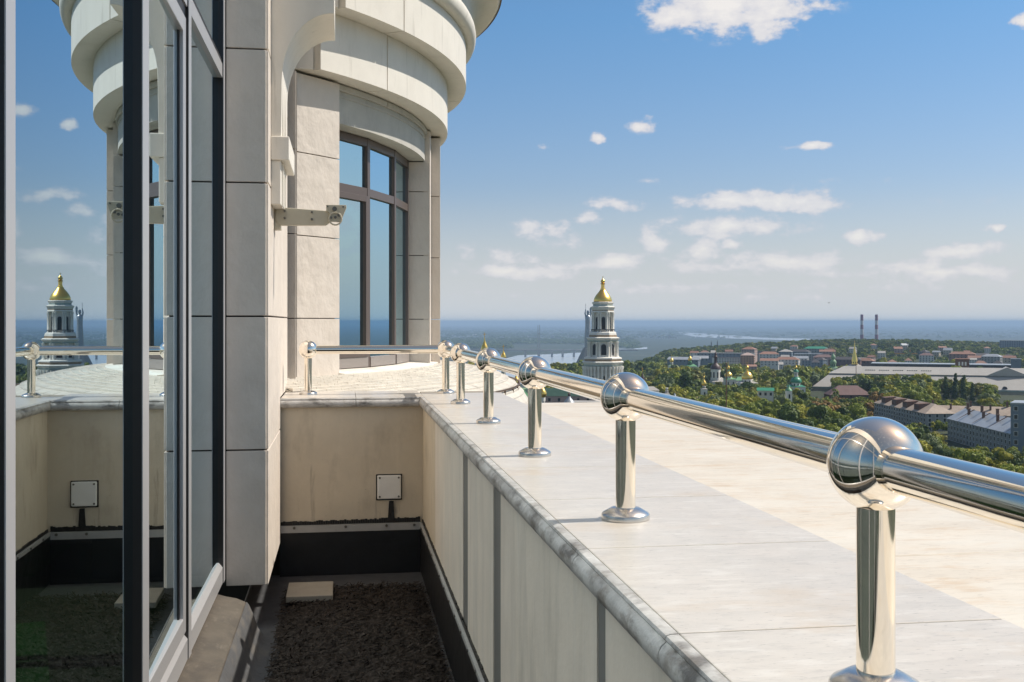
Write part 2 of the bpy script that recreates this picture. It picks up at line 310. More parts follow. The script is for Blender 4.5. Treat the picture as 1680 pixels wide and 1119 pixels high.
pbuild(MB().box(.66, 1.30, -5, 9.55, -72, CZ - .007), 'parapet_core', grout, par)
# inner face: stone panels with grey strips between, beige render by the corner
strips = [(5.60, 5.82), (4.41, 4.63), (2.61, 2.70)]
cuts = [8.80, 7.62, 5.82, 5.60, 4.63, 4.41, 2.70, 2.61, .8, -1.1, -3, -5]
for k in range(len(cuts) - 1):
    b, a = cuts[k], cuts[k + 1]
    st = any(abs(a - s[0]) < .01 for s in strips)
    mm = wallg if st else (wallb if k == 0 else wallp)
    pbuild(MB().box(.636 if st else .632, .659, a + .001, b - .001, -1.60, CZ - .076), 'stone_panel' if not st else 'recessed_strip', mm, par)
pbuild(MB().box(.612, .6595, -5, 8.80, FZ, -1.622), 'membrane_upstand', membrane, par, bevel=.004)
mbf = MB().box(.606, .631, -5, 8.79, -1.628, -1.602)
fb = pbuild(mbf, 'flashing_bar', flash, par)
for i, y in enumerate(np.arange(1.2, 8.7, .32)): s0_ = MB().tube((.0065, 0, 0), (-.002, 0, 0), .008, 8).build('screw', bolt_m, fb, loc=(.60 - PO.x, y - PO.y, -1.615 - PO.z)) if i == 0 else share(s0_, fb, (.60 - PO.x, y - PO.y, -1.615 - PO.z))
sl_ = MB()
for i in range(120):
    y = 1 + 7.78 * i / 120; h = .012 + .008 * random.random()
    sl_.box(.6225, .632, y, y + 7.78 / 120 - .0005, -1.601, -1.601 + h + .006)
pbuild(sl_, 'sealant_line', sealant, par)

# cross wall at the far end of the terrace
cw = thing('end_wall', 'low stained beige wall with marble coping closing the far end of the terrace', 'wall', (.06, 8.8, FZ))
pbuild(MB().box(-.49, .655, 8.80, 9.54, -1.60, CZ - .072), 'rendered_face', wallb, cw)
pbuild(MB().box(-.49, .611, 8.775, 8.8, FZ, -1.655), 'membrane_upstand', membrane, cw, bevel=.004)
sl_ = MB()
for i in range(60):
    x = -.485 + 1.095 * i / 60; h = .02 + .012 * random.random() + (.012 * i / 60)
    sl_.box(x, x + 1.095 / 60 - .0005, 8.79, 8.80, -1.601, -1.601 + h)
pbuild(sl_, 'sealant_line', sealant, cw)
fb = pbuild(MB().box(-.485, .604, 8.768, 8.799, -1.657, -1.603), 'flashing_bar', flash, cw)
for i, x in enumerate((-.38, .02, .34, .56)): s0_ = rel(MB().tube((0, 8.769, -1.618), (0, 8.758, -1.618), .011, 8), (0, cw.location.y, cw.location.z)).build('screw', bolt_m, fb, loc=(x - cw.location.x, 0, 0)) if i == 0 else share(s0_, fb, (x - cw.location.x, 0, 0))
cpr = [(8.785 + (x - .638), z) for x, z in npr]
for a, b in ((-.484, .098), (.102, .598)): pbuild(MB().prism(cpr, 'x', a, b), 'coping_nosing', nosing, cw, smooth=35)
for a, b in ((-.484, .098), (.101, .638)): pbuild(MB().box(a, b, 8.787, 9.56, CZ - .05, CZ + .0015), 'coping_slab', marble, cw, bevel=.0025)
jb = thing('junction_box', 'white square cover plate with black sealant edge on the far end wall', 'cover plate', (.362, 8.80, -1.315))
MB().box(-.104, .104, -.008, -.0005, -.107, .101).build('sealant_bed', sealant, jb, bevel=.004)
MB().box(-.094, .094, -.03, -.0085, -.094, .094).build('cover', plate, jb, bevel=.008)
for i, (x, z) in enumerate(((-.075, -.075), (.075, -.075), (-.075, .075), (.075, .075))): s0_ = MB().tube((0, -.0295, 0), (0, -.033, 0), .008, 10).build('screw', bolt_m, jb, loc=(x, 0, z)) if i == 0 else share(s0_, jb, (x, 0, z))
MB().prism([(.0, -.113), (.036, -.113), (.044, -.285), (-.012, -.285)], 'y', -.012, -.0005).build('cable_seal', sealant, jb)

# cream outer ledge beyond the coping
ol = thing('outer_ledge', 'wide cream travertine ledge outside the steel railing above the city', 'ledge', (1.76, 1.5, -.7))
for k in range(9):
    a = -4.1 + 1.35 * k
    pbuild(MB().box(1.3215, 2.2, a + .0005, a + 1.3495, -.66, CZ - .004), 'ledge_slab', cream, ol, bevel=.0015)
pbuild(MB().box(1.3215, 2.12, -4.1, 8.0, -1.6, -.661), 'ledge_fascia', render_w, ol)

# ------------------------------------------------------------------ steel railing (one welded thing)
RX, RZ = .85, -.2295
posts = [(RX, 1.70 - 1.585), (RX, 1.662), (RX, 3.25), (RX, 4.85), (RX, 6.44), (RX, 8.0), (RX, 9.18), (-.285, 9.18), (RX, -1.47), (RX, -3.0)]
rail = thing('steel_railing', 'polished stainless steel railing with ball joints along the white marble parapet', 'railing', (RX, 3.25, CZ))
RO = rail.location
post0 = flange0 = ball0 = None
fl = [(.031, 0.0365), (.044, .0345), (.069, .0205), (.0725, .0165), (.0735, .014), (.0735, .001), (.071, 0)]
for i, (x, y) in enumerate(posts):
    loc = (x - RO.x, y - RO.y, 0)
    if post0 is None:
        post0 = MB().lathe([(.0305, .002), (.0305, .31)], n=40).build('post', tubem, rail, smooth=40, loc=loc)
        flange0 = MB().lathe([(.0, .037)] + fl, n=48).build('base_flange', steelb, post0, smooth=28)
        ball0 = MB().sphere((0, 0, RZ - CZ), .0765, 64, 40).build('ball_joint', steel, post0, smooth=80)
    else:
        p = share(post0, rail, loc); share(flange0, p); share(ball0, p)
ys = sorted([p for p in posts if p[0] == RX], key=lambda p: p[1])
for a, b in zip(ys[:-1], ys[1:]):
    rel(MB().tube((RX, a[1] + .06, RZ), (RX, b[1] - .06, RZ), .0365, 56, caps=False), RO).build('handrail', tubem, rail, smooth=60)
rel(MB().tube((-.285 + .06, 9.18, RZ), (RX - .06, 9.18, RZ), .0365, 56, caps=False), RO).build('handrail', tubem, rail, smooth=60)

# ------------------------------------------------------------------ glazed facade on the left
GX, FX = -.795, -.76
fac_ = thing('glazed_facade', 'dark framed window wall on the left mirroring the sky, turret and terrace', 'window wall', (GX, 2.0, -1.7))
def zf2y(zf, x=FX): return (zf - x * SN) / CS
mull = [(zf2y(2.50), zf2y(2.575)), (zf2y(4.209), zf2y(4.325)), (zf2y(5.47), zf2y(5.56)), (zf2y(7.06), zf2y(7.16)), (-.95, -.85), (.83, .93), (-2.8, -2.7), (-4.9, -4.8)]
mull.sort()
ZB, ZS, ZT, ZU = -1.68, -1.55, 1.57, 1.66
for (a, b) in mull:
    mo = pbuild(MB().box(GX - .03, FX - .004, a, b - .012, ZB, 3.3), 'mullion', frame_d, fac_)
    m2 = MB().box(FX - .0035, FX, a + .002, b, ZB, 3.3).box(GX - .03, FX - .0038, b - .0115, b, ZB, 3.3); rel(m2, fac_.location); m2.build('mullion_cap', frame_l, mo)
for k in range(len(mull) - 1):
    a, b = mull[k][1], mull[k + 1][0]
    op = abs(a - zf2y(4.325)) < .01 or k in (1,)
    pbuild(MB().prism([(FX - .006, ZB), (FX - .006, ZS - .03), (FX - .03, ZS), (GX - .03, ZS), (GX - .03, ZB)], 'y', a + .0005, b - .0005), 'bottom_rail', frame_l, fac_)
    pbuild(MB().box(GX - .03, FX - .008, a + .0005, b - .0005, ZT, ZU), 'transom', frame_l, fac_)
    pbuild(MB().box(GX - .03, FX - .012, a + .0005, b - .0005, ZU + .001, ZU + .03), 'transom_gasket', frame_d, fac_)
    pbuild(MB().box(GX - .012, GX - .002, a + .0005, b - .0005, ZU + .031, 3.2), 'upper_pane', glass, fac_)
    if op:
        g = MB(); t = .085
        A, B_, z0, z1 = a + .012, b - .012, ZS + .01, ZT - .06
        g.box(GX - .022, FX - .012, A, A + t, z0, z1).box(GX - .022, FX - .012, B_ - t, B_, z0, z1).box(GX - .022, FX - .012, A + t, B_ - t, z0, z0 + t).box(GX - .022, FX - .012, A + t, B_ - t, z1 - t, z1)
        sash = pbuild(g, 'sash', frame_l, fac_, bevel=.004)
        g = MB(); e = .02; q = t - .001
        g.box(GX - .008, FX - .03, B_ - q - e, B_ - q, z0 + q, z1 - q)
        rel(g, fac_.location).build('glazing_gasket', frame_d, sash)
        rel(MB().prism([(GX + .010, A + t - .001), (GX - .001, B_ - t + .001), (GX - .007, B_ - t + .001), (GX + .004, A + t - .001)], 'z', z0 + t, z1 - t), fac_.location).build('sash_pane', glass, sash)
        pbuild(MB().box(GX - .03, FX - .016, a + .0005, b - .0005, z1 + .001, ZT - .0005), 'head_gasket', frame_d, fac_)
    else:
        pbuild(MB().box(GX - .012, GX - .002, a + .0005, b - .0005, ZS, ZT), 'window_pane', glass, fac_)
pbuild(MB().box(GX - .35, FX - .002, -5, 7.17, 3.301, 6.2), 'stone_spandrel', slate, fac_)
pbuild(MB().box(GX - .10, FX - .03, -5, 7.17, FZ, ZB - .001), 'base_strip', felt, fac_)
# the dim room behind the glass
rm = MB()
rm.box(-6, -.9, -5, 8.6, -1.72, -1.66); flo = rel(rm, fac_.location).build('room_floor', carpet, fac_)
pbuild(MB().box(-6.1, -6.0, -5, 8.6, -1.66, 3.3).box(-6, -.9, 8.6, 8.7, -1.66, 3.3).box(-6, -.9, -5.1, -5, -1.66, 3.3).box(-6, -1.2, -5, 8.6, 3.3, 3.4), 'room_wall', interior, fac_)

tag(MB().box(-2.75, -1.99, 7.55, 8.5, -1.6585, -1.645).build('lit_floor_patch', lit_green), 'green shape for a sunlit floor patch far inside the dim room behind the window wall', 'mat')  # flat green shapes stand in for sunlit patches of a greenish floor
tag(MB().prism([(-2.3, 5.0), (-1.25, 5.0), (-1.62, 6.35), (-2.3, 6.2)], 'z', -1.6585, -1.645).build('lit_floor_patch', lit_green), 'nearer green shape for a sunlit floor patch inside the dim room at the lower left', 'mat')
# ------------------------------------------------------------------ stone pilaster with cream console
JZ = [.036 + .876 * k for k in range(-3, 8)]
def panels(mb_fn, z0, z1, gap=.010):
    zs = [z0] + [z for z in JZ if z0 + .05 < z < z1 - .05] + [z1]
    for a, b in zip(zs[:-1], zs[1:]): mb_fn(a + gap / 2, b - gap / 2)
pil = thing('stone_pilaster', 'tall stone clad pilaster between the window wall and the round turret', 'pilaster', (-.62, 8.0, -1.73))
pbuild(MB().box(-1.6, -.515, 7.40, 9.90, -1.70, 6.2), 'dark_core', joint, pil)
panels(lambda a, b: pbuild(MB().box(-.755, -.4995, 7.36, 7.395, a, b), 'front_panel', slate, pil, bevel=.004), -1.73, 6.1)
panels(lambda a, b: pbuild(MB().box(-.513, -.486, 7.372, 8.76, a, b), 'side_panel', slate, pil, bevel=.004), -1.73, 6.1)
panels(lambda a, b: pbuild(MB().box(-.513, -.486, 8.763, 9.86, a, b), 'side_panel', slate, pil, bevel=.004), CZ + .003, 6.1)
# cream console on the pilaster's sunny side
con = thing('wall_console', 'cream curved console bracket on the sunlit side of the stone pilaster', 'console', (-.486, 7.9, 1.18))
CY0, CY1 = 7.62, 8.36
ap = []
for k in range(13):
    a = math.pi - k / 12 * math.pi / 2
    ap.append((-.06 + .352 * math.cos(a), 1.64 + .475 * math.sin(a)))
pts = [(-.4855, 1.262), (-.418, 1.262)] + ap + [(-.06, 6.0), (-.4855, 6.0)]
pbuild(MB().prism(pts, 'y', CY0, CY1), 'curved_bracket', render_w, con, smooth=35, bevel=.003)
pbuild(MB().box(-.4855, -.362, CY0 - .02, CY1 + .06, 1.10, 1.26), 'bracket_block', render_w, con, bevel=.006)
lower = MB().box(-.4855, -.42, CY0, CY1 - .02, .80, 1.099)
pbuild(lower, 'lower_leg', render_w, con, bevel=.005)
fl_ = MB()
for y in (CY0 + .12, CY0 + .3, CY0 + .48):
    fl_.box(-.4195, -.411, y, y + .07, .80, 1.098).box(-.4195, -.411, y, y + .07, 1.27, 1.85)
pbuild(fl_, 'fluting', render_w, con)
# awning arm bracket
aw = thing('awning_arm', 'beige metal awning arm bolted to the sunny pilaster below the console', 'bracket', (-.486, 7.98, .76))
AY = 7.95
pbuild(MB().prism([(-.46, .70), (-.435, .685), (-.12, .690), (-.09, .715), (-.03, .725), (-.03, .790), (-.09, .792), (-.46, .815), (-.475, .78), (-.475, .73)], 'y', AY, AY + .05), 'arm_plate', beigem, aw, bevel=.004)
pbuild(MB().box(-.4855, -.44, AY + .01, AY + .16, .66, .86), 'wall_plate', beigem, aw, bevel=.004)
pbuild(MB().prism([(-.12, .835), (.022, .835), (.024, .815), (.0, .755), (-.02, .71), (-.09, .715), (-.10, .78), (-.12, .79)], 'y', AY - .02, AY - .001), 'knuckle_plate', beigem, aw, bevel=.003)
kn = MB()
for i in range(20):
    a, b = 2 * math.pi * i / 20, 2 * math.pi * (i + 1) / 20
    kn.tube((-.055 + .045 * math.cos(a), AY - .03, .735 + .045 * math.sin(a)), (-.055 + .045 * math.cos(b), AY - .03, .735 + .045 * math.sin(b)), .006, 8)
pbuild(kn, 'cable_ring', beigem, aw)
for (x, z, r) in ((-.41, .785, .008), (-.41, .735, .008), (-.22, .78, .007), (-.22, .73, .008), (-.06, .805, .017), (-.03, .76, .010), (-.085, .742, .009), (-.055, .745, .010), (-.11, .822, .006), (.0, .82, .006)):
    pbuild(MB().tube((x, AY - .002, z), (x, AY - .034, z), r, 12), 'bolt', bolt_m, aw)

# ------------------------------------------------------------------ round corner turret
TC = (-4.82, 16.0)
def apx(px, R):
    """turret angle at which the circle of radius R is met by the sight line of column px"""
    dx, dy = W2(px, 1.0); b = dx * TC[0] + dy * TC[1]; a = dx * dx + dy * dy
    disc = b * b - a * (TC[0] ** 2 + TC[1] ** 2 - R * R)
    t = (b - math.sqrt(max(disc, 0))) / a
    return math.atan2(dy * t - TC[1], dx * t - TC[0])
tur = thing('round_turret', 'round stone turret with stepped cream cornices, tall bay window and white shingle skirt', 'turret', (TC[0], TC[1], -.7))
A0, A1 = apx(487, 6.08), apx(557, 6.08)
AW1 = apx(667, 5.75); AS = apx(705.5, 6.07)
# solid dark core behind claddings
pbuild(MB().arc([(5.3, -72), (5.78, -72), (5.78, 6.5), (5.3, 6.5)], *TC, A0 - .9, A0, 8), 'turret_core', joint, tur)
pbuild(MB().arc([(5.3, -72), (6.03, -72), (6.03, 2.64), (5.3, 2.64)], *TC, A0 + .002, A1 - .004, 8), 'turret_core', joint, tur)
pbuild(MB().arc([(5.3, -72), (6.0, -72), (6.0, 2.64), (5.3, 2.64)], *TC, AS + .005, 2.4, 40), 'turret_core', joint, tur)
pbuild(MB().arc([(5.3, -72), (6.0, -72), (6.0, -.56), (5.3, -.56)], *TC, A1 - .003, AS + .004, 24), 'turret_base', render_w, tur)
pbuild(MB().arc([(5.3, 2.2), (5.84, 2.215), (5.84, 7.5), (5.3, 7.5)], *TC, A0 - .6, 2.4, 60), 'turret_drum', render_w, tur)
panels(lambda a, b: pbuild(MB().arc([(6.035, a), (6.08, a), (6.08, b), (6.035, b)], *TC, A0, A1, 8), 'stone_panel', slate, tur, smooth=30, bevel=.003), -.72, 2.625)
# flank strip between turret and pilaster
panels(lambda a, b: pbuild(MB().box(-1.4, -.482, 11.55, 11.6, a, b), 'flank_panel', slate, tur, bevel=.003), -.9, 2.6)
pbuild(MB().box(-1.4, -.50, 11.601, 12.4, -.9, 2.6), 'flank_core', joint, tur)
# splayed reveal right of the window and the next pilaster
def splay(a, b):
    p = lambda ang, r: (TC[0] + r * math.cos(ang), TC[1] + r * math.sin(ang))
    pbuild(MB().prism([p(AW1 + .001, 5.75), p(AS - .001, 6.065), p(AS + .02, 5.98), p(AW1 + .03, 5.7)], 'z', a, b), 'reveal_panel', slate, tur, bevel=.003)
panels(splay, -.56, 2.2)
pbuild(MB().arc([(5.98, -.6), (6.068, -.6), (6.068, 2.625), (5.98, 2.625)], *TC, AS + .0005, AS + .088, 3), 'stone_return', slate, tur)
AS += .088
AP2 = AS + .115
panels(lambda a, b: pbuild(MB().arc([(6.01, a), (6.2, a), (6.2, b), (6.01, b)], *TC, AS + .003, AP2, 5), 'stone_panel', slate, tur, smooth=30, bevel=.003), -.60, 2.625)
ang = AP2 + .005
for k in range(7):
    panels(lambda a, b: pbuild(MB().arc([(6.01, a), (6.07, a), (6.07, b), (6.01, b)], *TC, ang, ang + .18, 5), 'stone_panel', slate, tur, smooth=30, bevel=.003), -.60, 2.625)
    ang += .184
# frieze beam over the window, with raised frames
AF = apx(700, 6.02)
pbuild(MB().arc([(5.7, 2.21), (6.0, 2.21), (6.0, 2.64), (5.7, 2.64)], *TC, A1 + .001, AF, 24), 'frieze_beam', concrete_f, tur, smooth=30)
fz = MB(); am = apx(635, 6.02)
for a, b in ((A1 + .004, am - .002), (am + .002, AF - .05), (AF - .046, AF - .004)):
    fz.arc([(6.0005, 2.57), (6.03, 2.57), (6.03, 2.635), (6.0005, 2.635)], *TC, a, b, 10)
    fz.arc([(6.0005, 2.50), (6.012, 2.50), (6.012, 2.515), (6.0005, 2.515)], *TC, a + .004, b - .004, 10)
pbuild(fz, 'frieze_moulding', concrete_f, tur)
# cornice rings in segments
def ring(name, prof, a_start, a_joint, m):
    edges = [a_start, a_joint]
    while edges[-1] < 2.2: edges.append(edges[-1] + .62)
    for a, b in zip(edges[:-1], edges[1:]): pbuild(MB().arc(prof, *TC, a + .0016, b - .0016, max(6, int((b - a) * 48))), name, m, tur, smooth=30)
R1A, R1J = apx(525, 6.3), apx(635.5, 6.3); R2A, R2J = apx(566, 6.56), apx(663, 6.56)
e1 = (TC[0] + 6.3 * math.cos(R1A), TC[1] + 6.3 * math.sin(R1A)); e2 = (TC[0] + 6.56 * math.cos(R2A), TC[1] + 6.56 * math.sin(R2A))
pbuild(MB().box(-1.5, e1[0] - .07, e1[1] + .02, e1[1] + .9, 2.652, 3.278), 'cornice_return', render_w, tur)
pbuild(MB().box(-1.5, e2[0] - .07, e2[1] + .02, e2[1] + .9, 3.284, 3.838), 'cornice_return', render_w, tur)
ring('cornice_ring', [(5.86, 2.65), (6.3, 2.65), (6.3, 3.28), (5.86, 3.28)], R1A, R1J, render_w)
ring('cornice_ring', [(5.86, 3.282), (6.56, 3.282), (6.56, 3.84), (5.86, 3.84)], R2A, R2J, render_w)
tor = [(5.86, 3.842), (6.60, 3.842)] + [(6.60 + .10 * math.sin(t), 3.97 - .13 * math.cos(t)) for t in np.linspace(.2, math.pi - .1, 9)] + [(6.60, 4.11), (6.62, 4.2)] + [(6.62 + .36 * (1 - math.cos(t)), 4.2 + .3 * math.sin(t)) for t in np.linspace(.15, math.pi / 2, 8)] + [(5.86, 4.5)]
ring('crown_moulding', tor, R2A - .3, R2J + .1, render_w)
ring('roof_gutter', [(6.5, 4.502), (7.02, 4.502), (7.05, 4.54), (7.05, 4.62), (6.5, 4.62)], R2A - .3, R2J + .25, render_w)
ring('gutter_lip', [(7.051, 4.53), (7.065, 4.53), (7.065, 4.55), (7.051, 4.55)], R2A - .3, R2J + .25, gutter)
ring('attic_wall', [(5.9, 4.622), (6.6, 4.622), (6.6, 6.5), (5.9, 6.5)], R2A - .3, R2J + .3, render_w)
# bay window of the turret
RW = 5.75
ZB2, ZT2, ZM = -.54, 2.205, 1.56
pt = lambda a, r=RW: Vector((TC[0] + r * math.cos(a), TC[1] + r * math.sin(a)))
ms = [A1 - .02, apx(601, RW), apx(644.5, RW), AW1 - .012]
bay = MB()
winf = None
def barz(mb, a, r0, r1, w, z0, z1):
    c = Vector((math.cos(a), math.sin(a))); t_ = Vector((-c.y, c.x)); o = Vector(TC)
    q = [o + c * r0 - t_ * w, o + c * r1 - t_ * w, o + c * r1 + t_ * w, o + c * r0 + t_ * w]
    mb.prism([tuple(p) for p in q], 'z', z0, z1)
def barh(mb, a, b, r0, r1, z0, z1):
    o = Vector(TC); e = lambda x, r: tuple(o + Vector((math.cos(x), math.sin(x))) * r)
    mb.prism([e(a, r0), e(a, r1), e(b, r1), e(b, r0)], 'z', z0, z1)
fr = MB()
for a in ms: barz(fr, a, RW - .06, RW + .035, .035, ZB2, ZT2)
winf = pbuild(fr, 'window_frame', frame_b, tur, bevel=.003)
dm = .035 / RW
for k in range(3):
    a, b = ms[k] + dm, ms[k + 1] - dm
    g = MB(); barh(g, a, b, RW - .05, RW + .03, ZT2 - .10, ZT2 - .002); rel(g, tur.location).build('frame_rail', frame_b, winf, bevel=.003); g = MB(); barh(g, a, b, RW - .05, RW + .03, ZM - .055, ZM + .045); rel(g, tur.location).build('frame_rail', frame_b, winf, bevel=.003)
    g = MB(); barh(g, a, b, RW - .05, RW + .045, ZB2, ZB2 + .12); rel(g, tur.location).build('frame_sill', frame_g, winf, bevel=.003)
    g = MB(); barh(g, a, b, RW - .02, RW - .005, ZM + .046, ZT2 - .101); rel(g, tur.location).build('upper_pane', glass_t, winf)
    if k == 0:
        g = MB(); zA, zB = ZB2 + .122, ZM - .057; e = .065 / RW
        barh(g, a + .001, a + e, RW - .03, RW + .05, zA, zB); barh(g, b - e, b - .001, RW - .03, RW + .05, zA, zB); barh(g, a + e, b - e, RW - .03, RW + .05, zA, zA + .07); barh(g, a + e, b - e, RW - .03, RW + .05, zB - .07, zB)
        rel(g, tur.location).build('sash', frame_b, winf, bevel=.003)
        g = MB(); barh(g, a + e, b - e, RW - .01, RW + .005, zA + .07, zB - .07); rel(g, tur.location).build('window_pane', glass_t, winf)
    else:
        g = MB(); barh(g, a, b, RW - .02, RW - .005, ZB2 + .121, ZM - .056); rel(g, tur.location).build('window_pane', glass_t, winf)
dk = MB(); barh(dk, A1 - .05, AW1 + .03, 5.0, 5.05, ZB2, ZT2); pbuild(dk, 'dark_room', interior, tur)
wc = MB(); wc.arc([(5.7, -.56), (6.16, -.60), (6.16, -.57), (5.7, -.545)], *TC, A1 - .002, AS, 20); pbuild(wc, 'window_curb', render_w, tur)
# white shingle skirt: rows of lapped shingles on a bulging cone
def skz(r): 
    pr = [(6.05, -.585), (6.6, -.635), (7.0, -.715), (7.22, -.82), (7.34, -.93), (7.46, -1.15), (7.62, -1.5)]
    for (a, za), (b, zb) in zip(pr[:-1], pr[1:]):
        if r <= b: return za + (zb - za) * (r - a) / (b - a)
    return -1.5
sk = MB(); rr = [6.06 + .098 * k for k in range(12)] + [7.24 + .055 * k for k in range(8)]
for j, (ra, rb) in enumerate(zip(rr[:-1], rr[1:])):
    n = 196; a_lo, a_hi = A0 - .35, 1.7
    for i in range(n):
        da = (a_hi - a_lo) / n; a = a_lo + (i + (.5 if j % 2 else 0)) * da + random.uniform(-.02, .02) * da
        if .876 * (TC[1] + rb * math.sin(a)) < 9.50: continue
        h = .020 + random.uniform(-.002, .003); g = da * .485
        za, zb = skz(ra), skz(rb + .012)
        P = lambda an, r, z: (TC[0] + r * math.cos(an), TC[1] + r * math.sin(an), z)
        vs_ = [P(a - g, ra, za), P(a + g, ra, za), P(a + g, rb + .012, zb + h), P(a - g, rb + .012, zb + h), P(a + g, rb + .012, zb - .01), P(a - g, rb + .012, zb - .01)]
        sk.add(vs_, [(0, 1, 2, 3), (3, 2, 4, 5), (0, 3, 5), (1, 4, 2)])
pbuild(sk, 'shingle_skirt', tile_w, tur)
un = MB(); un.arc([(5.9, -1.4)] + [(r, skz(r) - .012) for r in (6.75, 6.6, 6.05)] + [(5.9, -.6)], *TC, A0 - .10, 1.7, 60); pbuild(un, 'skirt_deck', concrete_f, tur)
un = MB(); un.arc([(6.751, -2.2)] + [(r, skz(r) - .012) for r in (7.62, 7.46, 7.34, 7.22, 7.0, 6.751)], *TC, -.71, 1.7, 60); pbuild(un, 'skirt_deck', concrete_f, tur)
sg = MB()
sg.arc([(7.30, -.845), (7.315, -.845), (7.315, -.825), (7.30, -.825)], *TC, -.69, 1.2, 60)
for k in range(24):
    a = -.66 + k * .07; barz(sg, a, 7.29, 7.31, .012, -.90, -.83)
pbuild(sg, 'snow_guard', gutter, tur)
TK = .876                    # real size of the turret: its parts above were measured as if it stood farther off
tur.location = (TC[0] * TK, TC[1] * TK, -.7 * TK); tur.scale = (TK, TK, TK)

# ====================================================================== THE CITY BELOW
def pxof(x, y):
    """column at which a ground point is seen (clamped for points beside or behind the camera)"""
    r, f = x * CS - y * SN, x * SN + y * CS
    if f < 1: return 5000 if r > 0 else -5000
    return max(-5000, min(5000, 840 + FPX * r / f))
def sstep(a, b, x):
    t = max(0, min(1, (x - a) / (b - a))); return t * t * (3 - 2 * t)
def lerp_tab(tab, x):
    if x <= tab[0][0]: return tab[0][1]
    for (a, va), (b, vb) in zip(tab[:-1], tab[1:]):
        if x <= b: return va + (vb - va) * (x - a) / (b - a)
    return tab[-1][1]
PLAIN = -168.0
EDGE = [(700, 900), (860, 950), (900, 1300), (935, 1500), (1040, 1700), (1090, 2500), (1200, 2700), (1800, 3000)]
RIDGE = [(1000, -92), (1060, -83), (1100, -75), (1200, -66), (1300, -58), (1400, -54), (1500, -55), (1600, -60), (1700, -68), (2200, -68)]
def gz(x, y):
    d = math.hypot(x, y); p = pxof(x, y)
    e = lerp_tab(EDGE, p)
    z = -72.0
    if p > 1045: z += 14 * sstep(330, 450, d) * sstep(1045, 1110, p) * (1 - sstep(900, 1400, d))
    if p > 1000: z += (lerp_tab(RIDGE, p) + 72) * sstep(1500, 2400, d)
    return z + (PLAIN - z) * sstep(e, e * 1.35 + 150, d)
ground_m = mat('wooded ground', (.04, .055, .02), .95, var=.5, vscale=.012)
layer(ground_m, (.09, .085, .05), .03, .55, .75, (1, 1, 1), .7)
plain_m = mat('far plain', (.042, .062, .034), .95, var=.45, vscale=.0012, stretch=(1, 1, 1)); layer(plain_m, (.16, .14, .11), .0021, .58, .70, (1, 1, 1), .6, detail=9); layer(plain_m, (.018, .03, .017), .0009, .5, .66, (1, 1, 1), .8, detail=8)
water_m = mat('river water', (.45, .50, .54), .18, bump=.05, bscale=.05, bdist=1)
gb_v, gb_f, gmi = [], [], []
rad = [0, 30, 80, 150, 250, 400, 550, 700, 800, 900, 1000, 1100, 1250, 1400, 1550, 1700, 1900, 2100, 2300, 2500, 2700, 2900, 3200, 3600, 4000, 4500, 5200, 6200, 8000, 11000, 15000, 22000, 32000, 48000]
aa = list(np.linspace(-math.pi, -.45, 30, endpoint=False)) + list(np.linspace(-.45, .75, 110, endpoint=False)) + list(np.linspace(.75, math.pi, 30, endpoint=False))
na = len(aa)
for r in rad[1:]:
    for a in aa: 
        x, y = r * math.sin(a), r * math.cos(a); gb_v.append((x, y, gz(x, y)))
gb_v.append((0, 0, -72))
for k in range(len(rad) - 2):
    for i in range(na):
        j = (i + 1) % na; gb_f.append((k * na + i, k * na + j, (k + 1) * na + j, (k + 1) * na + i)); gmi.append(0 if rad[k + 1] < 2600 else 1)
for i in range(na): gb_f.append((len(gb_v) - 1, (i + 1) % na, i)); gmi.append(0)
gm = MB(); gm.v = gb_v; gm.f = gb_f
go = gm.build('ground', [ground_m, plain_m]); go.data.polygons.foreach_set('material_index', gmi); go['kind'] = 'structure'; go.data.shade_smooth()
def water(pts, z=PLAIN + 2):
    q = []
    for (px, y) in pts:
        zf = -z * FPX / (y - HZ); q.append((*W2(px, zf), z))
    m = MB(); m.add(q, [tuple(range(len(q)))]); return tag(m.build('river_water', water_m), kind='structure')
water([(700, 612), (780, 600), (850, 583), (905, 581), (960, 578), (1000, 571.5), (1062, 569.5), (1062, 572.5), (1010, 575), (985, 584), (960, 600), (900, 622), (800, 640), (700, 650)])
water([(1113, 545.6), (1122, 545.2), (1150, 546.8), (1180, 549.2), (1215, 551.2), (1250, 554), (1300, 555), (1330, 555.6), (1330, 558.6), (1300, 558.6), (1250, 557), (1200, 555.4), (1165, 554), (1140, 552.6), (1122, 549)])
water([(742, 546.6), (790, 546.2), (830, 547.2), (790, 548.2)]); water([(735, 551.5), (775, 551), (800, 552), (760, 552.6)])

# ------------------------------------------------------------------ air
hz = MB().box(-49000, 49000, -49000, 49000, PLAIN - 2, 31).build('haze', [])
hz['kind'] = 'stuff'; hz['label'] = 'thin blue summer haze over the city and plain'
hm = bpy.data.materials.new('haze air'); hm.use_nodes = True; hm.node_tree.nodes.clear()
ho = hm.node_tree.nodes.new('ShaderNodeOutputMaterial'); hv = hm.node_tree.nodes.new('ShaderNodeVolumePrincipled'); hm.node_tree.links.new(hv.outputs[0], ho.inputs['Volume'])
HAZE_D, HAZE_C = 0.75e-4, (.50, .70, .95)
hv.inputs['Color'].default_value = (*HAZE_C, 1); hv.inputs['Density'].default_value = HAZE_D; hv.inputs['Anisotropy'].default_value = 0.0
hz.data.materials.clear(); hz.data.materials.append(hm)

